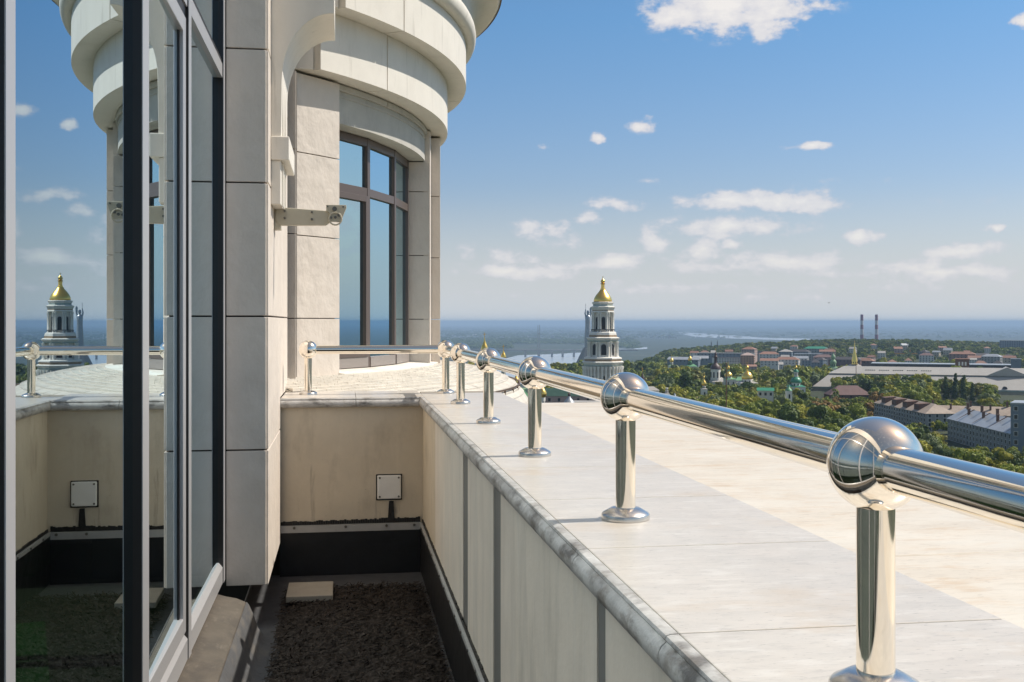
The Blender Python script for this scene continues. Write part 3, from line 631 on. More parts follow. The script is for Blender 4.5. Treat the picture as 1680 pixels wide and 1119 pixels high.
# ------------------------------------------------------------------ building materials
wh = mat('limewashed wall', (.86, .82, .74), .8, var=.12, vscale=.4); gold = mat('gilded metal', (1.0, .66, .17), .30, 1.0); goldd = mat('gilded cross', (.75, .46, .10), .35, 1.0)
cornm = mat('pale green cornice', (.46, .52, .47), .7, var=.2, vscale=.6); bands = mat('ochre frieze', (.42, .30, .19), .7, var=.4, vscale=.8); opng = mat('dark opening', (.025, .025, .028), .7)
green_r = mat('green painted roof', (.13, .33, .16), .5, var=.2, vscale=.3); teal_r = mat('teal copper dome', (.05, .27, .16), .4, var=.2, vscale=.4); lgreen = mat('pale green roof', (.27, .42, .24), .6, var=.2, vscale=.2)
brownd = mat('dark brown dome', (.09, .05, .045), .5, var=.2, vscale=.5); greyr = mat('grey metal roof', (.43, .405, .37), .55, var=.15, vscale=.08, stretch=(1, 1, 1)); layer(greyr, (.31, .29, .26), .5, .5, .7, (6, .2, .2), .5)
zinc = mat('pale zinc roof', (.46, .48, .50), .42, .3, var=.18, vscale=.15); layer(zinc, (.28, .29, .30), .5, .5, .7, (1, 1, 1), .4)
rustr = mat('weathered brown roof', (.42, .335, .265), .7, var=.22, vscale=.2); layer(rustr, (.24, .175, .13), .35, .52, .7, (1, 1, 1), .6)
terra = mat('terracotta roof', (.33, .17, .115), .75, var=.25, vscale=.3); darkr = mat('dark roof', (.075, .065, .065), .7, var=.2, vscale=.3); purple_r = mat('purple brown roof', (.17, .095, .085), .75, var=.2, vscale=.25)
brick = mat('brown brick', (.17, .095, .065), .85, var=.25, vscale=1.5); ybrick = mat('yellow brick wall', (.54, .46, .345), .85, var=.15, vscale=.5); gwall = mat('grey plaster wall', (.34, .33, .315), .85, var=.2, vscale=.4)
bluew = mat('blue grey wall', (.20, .24, .28), .8, var=.12, vscale=.3); orangew = mat('orange wall', (.58, .30, .17), .8, var=.1, vscale=.4); pinkw = mat('pinkish wall', (.45, .33, .29), .8, var=.12, vscale=.4); whitew = mat('white house wall', (.66, .63, .58), .8, var=.1, vscale=.5)
winm = mat('dark window glass', (.03, .035, .04), .15); trimw = mat('white window trim', (.66, .65, .62), .7)
stone_t = mat('statue steel', (.36, .39, .42), .38, .6, var=.15, vscale=.2); redp = mat('faded red paint', (.26, .11, .16), .7); whitep = mat('faded white paint', (.52, .50, .52), .7); orangep = mat('orange crane paint', (.62, .27, .06), .6); rustp = mat('rusty pole', (.19, .10, .055), .8); concb = mat('bridge concrete', (.30, .29, .28), .85)

KEEP = []          # (px0, px1, lowest row to stay visible, distance): sight lines that nearer trees leave open
FOOT = []          # (x, y, r): ground taken by buildings
def spin(zf, px): return -math.atan2(*W2(px, zf))
# ------------------------------------------------------------------ great bell tower
BX, BY = W2(989, 600); BZ = -72
bt = thing('bell_tower', 'tall white tiered bell tower with golden dome rising above the treetops', 'bell tower', (BX, BY, BZ), spin(600, 989) + R_(4)); FOOT.append((BX, BY, 22)); KEEP.append((925, 1052, 650, 600))
def yz(y, zf=600): return (HZ - y) * zf / FPX - BZ
OCT = math.pi / 8
def tier(y0, y1, rc, rd, ncol, nw, wfrac, col_r):
    """columned tier between rows y1 (bottom) and y0 (top)"""
    z0, z1 = yz(y1), yz(y0); h = z1 - z0
    dr = MB().lathe([(rd, z0), (rd, z1)], n=8, a0=OCT).build('tier_wall', wh, bt)
    cs_ = None
    for i in range(ncol):
        a = 2 * math.pi * (i // 2) / (ncol / 2) + OCT + (.095 if i % 2 else -.095)
        if cs_ is None: cs_ = MB().lathe([(col_r * 1.35, z0), (col_r * 1.35, z0 + .05 * h), (col_r, z0 + .07 * h), (col_r * .88, z1 - .10 * h), (col_r * 1.35, z1 - .05 * h), (col_r * 1.35, z1 - .001)], n=10).build('column', wh, bt, smooth=40, loc=(rc * math.cos(a), rc * math.sin(a), 0))
        else: share(cs_, bt, (rc * math.cos(a), rc * math.sin(a), 0))
    op0 = None
    for i in range(8):
        a = 2 * math.pi * i / 8
        if op0 is None:
            w = rd * wfrac; s = rd * math.cos(OCT)
            p = [(-w, z0 + .12 * h), (w, z0 + .12 * h)] + [(w * math.cos(t), z0 + .68 * h + w * math.sin(t)) for t in np.linspace(0, math.pi, 9)]
            op0 = MB().prism([(q[0], q[1]) for q in p], 'y', -(s + .05), -(s - .4)).build('arched_opening', opng, bt)
            w2 = w * 1.4
            p2 = [(-w2, z0 + .08 * h), (w2, z0 + .08 * h)] + [(w2 * math.cos(t), z0 + .68 * h + w2 * math.sin(t)) for t in np.linspace(0, math.pi, 9)]
            MB().prism(p2, 'y', -(s + .03), -(s - .2)).build('arch_surround', trimw, op0)
            base_ch = op0.children[0]
        else:
            c = share(op0, bt, None, a); share(base_ch, c)
def cornice(rows, m=wh, name='cornice'):
    MB().lathe([(r, yz(y)) for r, y in rows], n=8, a0=OCT).build(name, m, bt)
MB().lathe([(15.4, 0), (15.4, 2), (14.6, 2.2), (14.6, yz(672)), (15.2, yz(671)), (15.2, yz(668)), (11.8, yz(663))], n=8, a0=OCT).build('lowest_tier', wh, bt)
tier(600.5, 662, 10.55, 9.5, 32, 8, .15, .62)
cornice([(10.9, 600), (11.2, 599), (11.0, 597.5)], cornm); cornice([(11.0, 597.4), (11.9, 595), (12.1, 593.5), (11.4, 592.2)], wh); cornice([(10.6, 592.1), (10.6, 588.6)], bands, 'frieze'); cornice([(11.0, 588.5), (10.9, 586.5), (9.3, 585)], wh)
tier(560.5, 585.2, 8.3, 7.3, 16, 8, .19, .55)
cornice([(8.5, 560.4), (8.8, 559.5), (8.7, 558)], cornm); cornice([(8.7, 557.9), (9.5, 555.6), (9.6, 554), (8.5, 552.8)], wh); cornice([(8.1, 552.7), (7.9, 549.4)], bands, 'frieze'); cornice([(7.9, 549.3), (7.6, 545.5), (6.9, 544)], wh)
tier(513, 544.2, 5.95, 4.95, 16, 8, .20, .46)
rb = MB()
for i in range(8):
    a = 2 * math.pi * i / 8 + OCT; b = a + math.pi / 4
    p, q = (6.6 * math.cos(a), 6.6 * math.sin(a)), (6.6 * math.cos(b), 6.6 * math.sin(b))
    for z in (yz(544), yz(541)): rb.tube((*p, z + .2), (*q, z + .2), .14, 6)
    for k in range(9):
        t = k / 9; x, y = p[0] + (q[0] - p[0]) * t, p[1] + (q[1] - p[1]) * t; rb.tube((x, y, yz(544)), (x, y, yz(541)), .10, 5)
rb.build('balcony_rail', opng, bt)
cornice([(6.2, 512.9), (6.5, 512), (6.3, 510)], wh); cornice([(6.25, 509.9), (6.25, 508.7)], bands, 'frieze'); cornice([(6.3, 508.6), (6.9, 505), (7.0, 503.6), (5.9, 502.4)], wh); cornice([(5.7, 502.3), (5.6, 499.5)], cornm); cornice([(5.8, 499.4), (6.2, 497), (6.2, 495.9), (5.2, 495.2)], wh)
dpr = [(4.95, 495.1), (5.05, 493.6), (5.0, 492), (4.75, 489.5), (4.35, 487), (3.75, 484.2), (3.0, 481.5), (2.3, 479), (1.8, 477), (1.5, 475.2)]
MB().lathe([(r, yz(y)) for r, y in dpr], n=32).build('dome', gold, bt, smooth=60)
MB().lathe([(r, yz(y)) for r, y in [(1.35, 475.1), (1.3, 473), (1.0, 472.5), (1.0, 466.5), (1.3, 466), (1.35, 465.2), (.9, 464.6)]], n=12).build('lantern', gold, bt, smooth=40)
MB().lathe([(r, yz(y)) for r, y in [(.7, 464.5), (1.15, 462.6), (1.2, 461.3), (.85, 459.2), (.3, 457.6), (.12, 456.4), (.1, 453)]], n=16).build('finial', gold, bt, smooth=60)
MB().box(-.55, .55, -.05, .05, yz(454.6), yz(454.1)).build('cross_arm', goldd, bt)

# ------------------------------------------------------------------ churches: lathed domes and drums on walled bodies
def church(name, label, px, zf, body, domes, base=-72.0, cat='church', rz=.25, group=None):
    X, Y = W2(px, zf); k = zf / FPX
    t = thing(name, label, cat, (X, Y, base), spin(zf, px) + rz, group); FOOT.append((X, Y, 12))
    Z = lambda y: (HZ - y) * k - base
    lowest = 0
    for (dx, w, d, y0, y1, m, rf, yr) in body:      # walls from ground (or row y1) up to row y0; hipped roof up to row yr
        x0, x1 = (dx - w / 2) * k, (dx + w / 2) * k; z0 = 0 if y1 is None else Z(y1); z1 = Z(y0); D = d * k
        wl = MB().box(x0, x1, -D / 2, D / 2, z0, z1).build('wall', m, t)
        n = max(1, int(w / 7)); wi = None
        for i in range(n):
            xx = x0 + (x1 - x0) * (i + .5) / n; hh = min(2.6, (z1 - z0) * .28); zc = z1 - hh * 1.25
            for yy in (-D / 2,):
                if wi is None: wi = MB().prism([(-.5, -hh / 2), (.5, -hh / 2), (.5, hh * .35), (.25, hh / 2), (-.25, hh / 2), (-.5, hh * .35)], 'y', -.06, .3).build('window', winm, t, loc=(xx, yy, zc))
                else: share(wi, t, (xx, yy, zc))
        if yr is not None:
            zr = Z(yr); o = .4; i_ = min((x1 - x0), D) * .38
            rfb = MB(); rfb.add([(x0 - o, -D / 2 - o, z1), (x1 + o, -D / 2 - o, z1), (x1 + o, D / 2 + o, z1), (x0 - o, D / 2 + o, z1), (x0 + i_, 0, zr), (x1 - i_, 0, zr)], [(0, 1, 5, 4), (1, 2, 5), (2, 3, 4, 5), (3, 0, 4), (0, 3, 2, 1)])
            rfb.build('roof', rf, t)
    for (nm, m, dx, prof, n) in domes:
        d = MB().lathe([(r * k, Z(y)) for r, y in prof], n=n).build(nm, m, t, smooth=50, loc=(dx * k, 0, 0))
        if nm in ('dome', 'onion') :
            rt, yt = prof[-1]
            MB().tube((0, 0, Z(yt) - .3), (0, 0, Z(yt) + 2.2), .14, 6).box(-.75, .75, -.07, .07, Z(yt) + 1.2, Z(yt) + 1.45).build('cross', goldd, d)
        if nm == 'drum':
            r0, r1 = prof[0][0] * k, prof[0][0] * k; zc = (Z(prof[0][1]) + Z(prof[-1][1])) / 2; hh = abs(Z(prof[-1][1]) - Z(prof[0][1])) * .5; w0 = None
            for i in range(8):
                a = 2 * math.pi * i / 8 + .2
                if w0 is None: w0 = MB().box(r0 * .9, r0 * 1.012, -.13 * r0, .13 * r0, -hh / 2, hh / 2).build('drum_window', winm, d, loc=(0, 0, zc)); w0.rotation_euler.z = a
                else: share(w0, d, (0, 0, zc), a)
    return t
def onion(r, y0, y1):          # onion outline of half width r between rows y0 (bottom) and y1 (tip)
    h = y0 - y1
    return [(r * .62, y0), (r * .92, y0 - .14 * h), (r, y0 - .26 * h), (r * .9, y0 - .42 * h), (r * .6, y0 - .58 * h), (r * .3, y0 - .72 * h), (r * .14, y0 - .85 * h), (r * .06, y1)]
def helmet(r, y0, y1):
    h = y0 - y1
    return [(r * .95, y0), (r, y0 - .15 * h), (r * .97, y0 - .35 * h), (r * .84, y0 - .58 * h), (r * .6, y0 - .8 * h), (r * .3, y0 - .94 * h), (r * .16, y1)]
church('gold_domed_church', 'refectory church with one wide golden dome and small gold onion among dark trees', 1226, 830,
    [(0, 30, 26, 628, None, wh, greyr, 624)],
    [('drum', wh, 0, [(9.2, 630), (9.2, 622)], 24), ('dome', gold, 0, helmet(9.3, 622, 609), 28), ('lantern', gold, 0, [(1.6, 609.2), (1.4, 605.5)], 12), ('onion', gold, 0, onion(2.9, 605.6, 598), 18)])
KEEP.append((1205, 1246, 627, 830))
church('brown_domed_church', 'church with white drum and dark brown onion dome left of the gold domes', 1174, 900,
    [(5, 26, 20, 626, None, wh, greyr, 619), (4, 18, 10, 640, None, pinkw, None, None)],
    [('drum', wh, 0, [(8.2, 624), (8.0, 605.5)], 16), ('dome', brownd, 0, [(8.6, 605.6), (8.2, 602), (6.0, 599), (3.2, 596.5), (2.6, 595)], 20), ('lantern', brownd, 0, [(2.6, 595.1), (2.2, 587), (2.6, 586.5), (3.4, 585), (2.2, 583)], 12), ('onion', brownd, 0, onion(2.3, 583.2, 576), 14)])
KEEP.append((1160, 1192, 628, 900))
church('yellow_gold_church', 'baroque church with pale yellow gold dome between brown domed and gold domed churches', 1195, 860,
    [(2, 17, 16, 622, None, wh, green_r, 618), (22, 22, 12, 624, None, whitew, green_r, 618)],
    [('drum', wh, 0, [(6, 622), (6, 617.5)], 16), ('dome', gold, 0, helmet(6.6, 617.6, 609.5), 20), ('lantern', lgreen, 0, [(1.8, 609.6), (1.5, 606)], 10), ('onion', gold, 0, onion(2.6, 606.1, 598), 16)])
KEEP.append((1184, 1215, 626, 860))
church('small_gold_chapel', 'small white chapel topped by a gold pear shaped dome in front of dark trees', 1155, 700,
    [(0, 9, 9, 638, None, wh, greyr, 636)], [('drum', wh, 0, [(3.2, 638), (2.6, 633)], 10), ('dome', gold, 0, onion(4.0, 633.2, 620), 18), ('onion', gold, 0, onion(1.6, 620.5, 616), 10)])
KEEP.append((1148, 1163, 634, 700))
church('gold_finial_chapel', 'chapel whose little gold onion just clears the trees beside the bell tower', 1102, 1150,
    [(0, 10, 10, 600, None, wh, lgreen, 597)], [('drum', wh, 0, [(2.6, 599), (2.4, 594.5)], 10), ('onion', gold, 0, onion(3.4, 594.6, 585), 14)])
church('green_roofed_chapel', 'white chapel with a green bell roof and gold ball dome far among trees', 1132, 1150,
    [(2, 17, 12, 601, None, wh, green_r, 597)], [('drum', green_r, 0, [(4, 600), (3.0, 594), (2.4, 592)], 10), ('onion', gold, 0, onion(3.5, 592.2, 582), 14)])
KEEP += [(1096, 1108, 596, 1150), (1126, 1139, 599, 1150)]
church('teal_domed_church', 'white church with teal green dome and tiered lantern under a gold finial', 1306, 760,
    [(0, 26, 20, 634, None, wh, teal_r, 630)],
    [('drum', wh, 0, [(7.5, 634), (7.5, 627.5)], 16), ('dome', teal_r, 0, helmet(9.0, 627.6, 617.5), 24), ('drum', wh, 0, [(3.6, 618), (3.5, 610)], 12), ('dome', teal_r, 0, [(4.4, 610.1), (3.6, 607.5), (1.8, 606), (1.4, 605)], 16), ('onion', gold, 0, onion(2.4, 605.2, 598), 14)])
KEEP.append((1290, 1320, 630, 760))
church('green_gate_chapel', 'small white gate chapel with bright green pointed roof below the teal domed church', 1294, 640,
    [(0, 9, 9, 641, None, wh, None, None)], [('roof', green_r, 0, [(6, 641.2), (5, 638.5), (2, 636.5), (1.2, 633), (.3, 630)], 8)], cat='chapel')
KEEP.append((1288, 1301, 643, 640))
church('spired_church', 'distant church with tall pointed golden spire behind the long grey roof', 1402, 1180,
    [(0, 24, 16, 602, None, wh, greyr, 597)], [('drum', gold, 0, [(5.2, 597.5), (4.6, 592)], 12), ('dome', gold, 0, [(4.8, 592.1), (4.2, 588), (2.8, 582), (1.7, 576), (1.4, 573), (.9, 570), (.2, 562)], 16)])
church('green_onion_church', 'church with pale green stacked onion domes at the left end of the long roof', 1367, 1180,
    [(0, 16, 14, 604, None, wh, lgreen, 600)], [('drum', lgreen, 0, [(5.5, 602), (4.5, 596)], 12), ('dome', lgreen, 0, helmet(5.2, 596.2, 589), 16), ('onion', lgreen, 0, onion(3.6, 589.2, 578), 14)])
# the many domed cathedral close below the turret, mostly behind the railing
church('many_domed_cathedral', 'white cathedral with several golden onion domes showing above the steel railing', 806, 520,
    [(0, 90, 40, 640, None, wh, green_r, 634)],
    [('drum', wh, -11, [(5, 640), (5, 583)], 16), ('onion', gold, -11, onion(6.5, 583.5, 553), 20), ('drum', wh, 20, [(3.6, 640), (3.6, 590)], 14), ('onion', gold, 20, onion(4.4, 590.5, 573), 16),
     ('drum', wh, -33, [(5, 640), (5, 602)], 16), ('onion', gold, -33, onion(6, 602.5, 584), 18), ('drum', wh, 41, [(4, 650), (4, 632)], 14), ('onion', gold, 41, onion(6, 632.5, 612), 18)], cat='cathedral', rz=0)
church('green_gabled_church', 'white church with bright green gabled roofs beside the white shingle skirt', 850, 470,
    [(0, 34, 22, 650, None, wh, green_r, 638), (8, 12, 30, 655, None, whitew, green_r, 644)], [('drum', wh, 40, [(5, 676), (5, 652)], 12), ('onion', gold, 40, onion(7.5, 652.5, 630), 16)], rz=.1)
KEEP.append((838, 1000, 662, 470))
# dark spired grey chapel near the fifth ball joint
church('dark_spired_church', 'grey roofed church with a dark slender spire right of the bell tower', 1056, 640,
    [(4, 40, 20, 640, None, wh, greyr, 634), (22, 20, 16, 652, None, ybrick, lgreen, 646)],
    [('drum', brownd, -2, [(3.2, 636), (3.0, 628)], 10), ('onion', brownd, -2, onion(3.6, 628.2, 609), 12)], rz=.15)
church('white_bell_gable', 'white pedimented church front with statue like bell gable beside the pale green roof', 1078, 610,
    [(-2, 32, 18, 660, None, wh, lgreen, 653), (16, 8, 8, 648, None, wh, greyr, 641)], [('drum', wh, 16, [(2.6, 642), (2.2, 636)], 10)], rz=.15)
KEEP += [(1046, 1095, 672, 600)]
church('stone_turret', 'square grey stone tower with pointed pyramid roof above the railing', 1107, 560,
    [(0, 17, 16, 663, None, concrete_f, None, None)], [('roof', zinc, 0, [(12.5, 663.2), (5, 655), (.3, 645)], 4)], cat='tower', rz=math.pi / 4 * 0 + .1)
KEEP.append((1096, 1120, 684, 560))
church('grey_domed_pavilion', 'low pavilion with ribbed grey dome and dark finial below the handrail', 934, 480,
    [(0, 24, 20, 672, None, wh, None, None)], [('dome', zinc, 0, [(13, 672.2), (11, 664), (7, 657), (3, 653), (2, 650)], 16), ('onion', brownd, 0, onion(2.4, 650.2, 642), 10)], cat='pavilion')

# ------------------------------------------------------------------ plain buildings
def house(name, label, px, zf, w, d, yb_eave, roof, m, rm_, rise=3, rz=0.0, base=None, rows=2, cols=4, cat='house', group=None, win=(1.3, 1.7), side=True, frame=False, wm=winm, keep=None, chim=0, foot=True):
    """w x d metres, eave at row yb_eave; front faces the camera, turned by rz"""
    X, Y = W2(px, zf); base = gz(X, Y) if base is None else base
    z1 = (HZ - yb_eave) * zf / FPX - base
    t = thing(name, label, cat, (X, Y, base), spin(zf, px) + rz, group)
    if foot: FOOT.append((X, Y, max(w, d) * .6))
    MB().box(-w / 2, w / 2, 0, d, -3, z1).build('wall', m, t)
    o = .5
    if roof == 'flat':
        MB().box(-w / 2 - .2, w / 2 + .2, -.2, d + .2, z1 + .001, z1 + .7).build('roof', rm_, t)
    elif roof == 'gable':
        MB().prism([(-o, z1), (d + o, z1), (d / 2, z1 + rise)], 'x', -w / 2 - o, w / 2 + o).build('roof', rm_, t)
    elif roof == 'hip':
        i_ = d * .5; b = MB(); b.add([(-w / 2 - o, -o, z1), (w / 2 + o, -o, z1), (w / 2 + o, d + o, z1), (-w / 2 - o, d + o, z1), (-w / 2 + i_, d / 2, z1 + rise), (w / 2 - i_, d / 2, z1 + rise)], [(0, 1, 5, 4), (1, 2, 5), (2, 3, 4, 5), (3, 0, 4), (0, 3, 2, 1)]); b.build('roof', rm_, t)
    w0 = None; ww, wh_ = win
    spots = [(-w / 2 + w * (c + .5) / cols, 0, 0) for c in range(cols)]
    if side:
        n2 = max(1, int(cols * d / w)); spots += [(w / 2, d * (c + .5) / n2, math.pi / 2) for c in range(n2)]
    vis = min(z1, rows * 3.4 + .5)
    for r in range(rows):
        for (x, y, a) in spots:
            z = z1 - vis * (r + .5) / rows
            if w0 is None:
                w0 = MB().box(-ww / 2, ww / 2, -.08, .1, -wh_ / 2, wh_ / 2).build('window', wm, t, loc=(x, y, z))
                w0f = MB().box(-ww / 2 - .18, ww / 2 + .18, -.05, .1, -wh_ / 2 - .18, wh_ / 2 + .18).build('frame', trimw, w0) if frame else None
            else:
                c = share(w0, t, (x, y, z), a)
                if w0f: share(w0f, c)
    ch0 = None
    for i in range(chim):
        loc = (-w / 2 + w * (i + .5) / chim + random.uniform(-1, 1), d * (.30 if i % 2 else .5), z1 + rise * (.62 if i % 2 else .98))
        if ch0 is None: ch0 = MB().box(-.55, .55, -.5, .5, -.8, 2.7).box(-.68, .68, -.63, .63, 2.701, 3.0).build('chimney', brick, t, loc=loc)
        else: share(ch0, t, loc)
    if keep: KEEP.append((*keep, zf))
    return t
# long grey roofed building with clerestory
AZ = 940; AXL, AYL = W2(1335, AZ); ang = .015
ars = thing('long_arsenal', 'very long two storey building with grey stepped hipped roof beyond the poplars', 'historic building', (AXL, AYL, -72), spin(AZ, 1510) + ang)
k = AZ / FPX; ez = (HZ - 634) * k + 72; LW, LD = 235.0, 62.0
MB().box(0, LW, 0, LD, -2, ez - 1.6).build('wall', ybrick, ars)
MB().box(-.6, LW + .6, -.6, LD + .6, ez - 1.6, ez - .8).box(-1, LW + 1, -1, LD + 1, ez - .8, ez).build('cornice', cornm, ars)
bz, bi = 9.6, 17.0; rz_, ri = 16.0, 30.9
def frust(x0, x1, y0, y1, z0, i0, z1, n, m, dz=0):
    b = MB(); b.add([(x0, y0, z0), (x1, y0, z0), (x1, y1, z0), (x0, y1, z0), (x0 + i0, y0 + n, z1), (x1 - i0, y0 + n, z1), (x1 - i0, y1 - n, z1), (x0 + i0, y1 - n, z1)], [(0, 1, 5, 4), (1, 2, 6, 5), (2, 3, 7, 6), (3, 0, 4, 7), (4, 5, 6, 7), (0, 3, 2, 1)]); return b
frust(-1, LW + 1, -1, LD + 1, ez + .002, 12, ez + bz, bi, greyr).build('lower_roof', greyr, ars)
MB().box(12.5, LW - 12.5, bi + .2, LD - bi - .2, ez + bz - .5, ez + bz + 1.2).build('clerestory', gwall, ars)
frust(11.4, LW - 11.4, bi - .9, LD - bi + .9, ez + bz + 1.201, 12, ez + rz_ + .6, 13.8, greyr).build('upper_roof', greyr, ars)
dm0 = None
for x in (20, 52, 84, 112, 136, 150, 171, 193, 214):
    if dm0 is None: dm0 = MB().prism([(1.9 * math.cos(t), 1.9 * math.sin(t)) for t in np.linspace(0, math.pi, 10)], 'y', -1.2, 4).build('dormer', darkr, ars, loc=(x, 1.2, ez + .9))
    else: share(dm0, ars, (x, 1.2, ez + .9))
w0 = None
for i in range(24):
    for z in (ez - 7.5,):
        loc = (5.6 + 9.7 * i, 0, z)
        if w0 is None:
            w0 = MB().box(-.95, .95, -.12, .1, -2.1, 1.6).build('window', winm, ars, loc=loc); w0f = MB().box(-1.7, 1.7, -.08, .1, -2.7, 2.3).build('frame', trimw, w0)
        else: c = share(w0, ars, loc); share(w0f, c)
        w1 = share(w0, ars, (loc[0], 0, z - 6.5)); share(w0f, w1)
sw = None
for i in range(5):
    for q in range(5):
        x = 42 + i * 11.3 + q * 1.75; loc = (x, bi + 6.4, ez + bz + 4.15)
        if sw is None: sw = MB().box(-.6, .6, -.9, .9, -.5, .35).build('skylight', gwall, ars, loc=loc)
        else: share(sw, ars, loc)
pb = MB()
pb.prism([(bi - .4, ez + bz), (bi + 9.5, ez + bz), (bi + 9.5, ez + bz + 5)], 'x', 0, .01)
ped = MB(); ped.add([(137, bi - 1.2, ez + bz + 1.0), (170, bi - 1.2, ez + bz + 1.0), (153, bi - 1.1, ez + bz + 8.2), (153, bi + 14, ez + bz + 8.4)], [(0, 1, 2), (1, 3, 2), (0, 2, 3), (0, 3, 1)]); ped.build('pediment_roof', greyr, ars)
btw = thing('brick_stair_tower', 'brown brick tower with three arched openings standing on the long grey roof', 'tower', (0, 0, 0)); 
X, Y = W2(1579, 960); btw.location = (X, Y, -46); btw.rotation_euler.z = ars.rotation_euler.z
tz = (HZ - 590) * 960 / FPX + 46
MB().box(-5.6, 5.6, 0, 9, -6, tz).build('wall', brick, btw); MB().box(-6, 6, -.4, 9.4, tz + .001, tz + .9).build('cornice', terra, btw)
o0 = None
for x in (-2.6, 0, 2.6):
    p = [(-.7, -1.6), (.7, -1.6)] + [(.7 * math.cos(t), 1.0 + .7 * math.sin(t)) for t in np.linspace(0, math.pi, 7)]
    if o0 is None: o0 = MB().prism(p, 'y', -.1, .2).build('arched_window', trimw, btw, loc=(x, 0, tz - 3.6))
    else: share(o0, btw, (x, 0, tz - 3.6))
FOOT += [(AXL + 118 + dx, AYL + 30, 34) for dx in (-90, -50, -10, 30, 70, 105)]
KEEP += [(1332, 1362, 648, AZ), (1360, 1480, 614, AZ), (1480, 1540, 612, AZ), (1540, 1600, 622, AZ), (1600, 1640, 630, AZ), (1640, 1720, 656, AZ)]
house('modern_hall', 'low modern hall with flat white roof and dark glass band behind the long grey roof', 1548, 1080, 136, 30, 598.5, 'flat', darkr, zinc, rows=1, cols=14, cat='hall', base=-70)
house('grey_block', 'windowless slate grey block at the right end of the white flat roof', 1667, 1040, 9, 12, 590, 'flat', bluew, bluew, rows=1, cols=1, cat='building', base=-70, win=(.5, .5), side=False)
# stalinist blocks lower right
a1 = house('dormered_block', 'apartment block with pale grey hipped roof and row of big brown dormers', 1474, 622, 80, 16, 669, 'hip', gwall, rustr, rise=4.6, rz=-1.22, rows=4, cols=20, cat='apartment block', frame=True, keep=(1442, 1525, 690))
z1 = (HZ - 669) * 622 / FPX - a1.location.z
for i in range(4):
    x = -27 + 17 * i
    MB().prism([(1.0, z1 + .4), (7.4, z1 + 4.3), (7.4, z1 + 4.6), (1.0, z1 + 4.1)], 'x', x - 3.4, x + 3.4).build('dormer', brick, a1)
house('brown_roofed_block', 'long apartment block with low weathered brown metal roof and scattered chimneys', 1608, 640, 62, 16, 681, 'hip', ybrick, rustr, rise=4.6, rz=.02, rows=3, cols=16, cat='apartment block', frame=True, keep=(1525, 1690, 684), chim=6)
a3 = house('zinc_roofed_block', 'apartment block with pale zinc roof panels, brick party walls and tall chimneys', 1606, 500, 78, 17, 699, 'gable', gwall, zinc, rise=5.0, rz=-1.20, rows=4, cols=20, cat='apartment block', frame=True, keep=(1556, 1672, 730), chim=9)
z1 = (HZ - 699) * 500 / FPX - a3.location.z
for i in range(4):
    x = -28 + 19 * i
    MB().prism([(-.2, z1 + .15), (17.2, z1 + .15), (8.5, z1 + 5.35)], 'x', x - .22, x + .22).build('party_wall', brick, a3)
house('blue_grey_block', 'blue grey apartment block with white sills cut by the right edge of the photo', 1684, 455, 12, 16, 664, 'flat', bluew, zinc, rz=-.1, rows=5, cols=3, cat='apartment block', frame=True, keep=(1660, 1690, 690))
house('purple_roofed_house', 'house with steep purple brown roof among trees in front of the long building', 1396, 800, 30, 16, 648, 'hip', brick, purple_r, rise=6.5, rz=.3, rows=2, cols=5, cat='house', keep=(1380, 1422, 650))
house('teal_shed', 'low teal roofed shed half hidden in the treetops', 1256, 640, 9, 6, 641, 'gable', whitew, teal_r, rise=1.6, rows=1, cols=3, cat='shed', keep=(1250, 1262, 638))
house('green_roofed_wing', 'long low monastery wing with pale green roof seen under the handrail', 925, 590, 62, 14, 650, 'gable', pinkw, lgreen, rise=4, rows=1, cols=12, cat='building', keep=(880, 990, 660))
house('monastery_wall_wing', 'pale monastery outbuilding with a flat grey roof near the ribbed dome', 985, 540, 26, 10, 662, 'flat', whitew, greyr, rows=1, cols=6, cat='building')
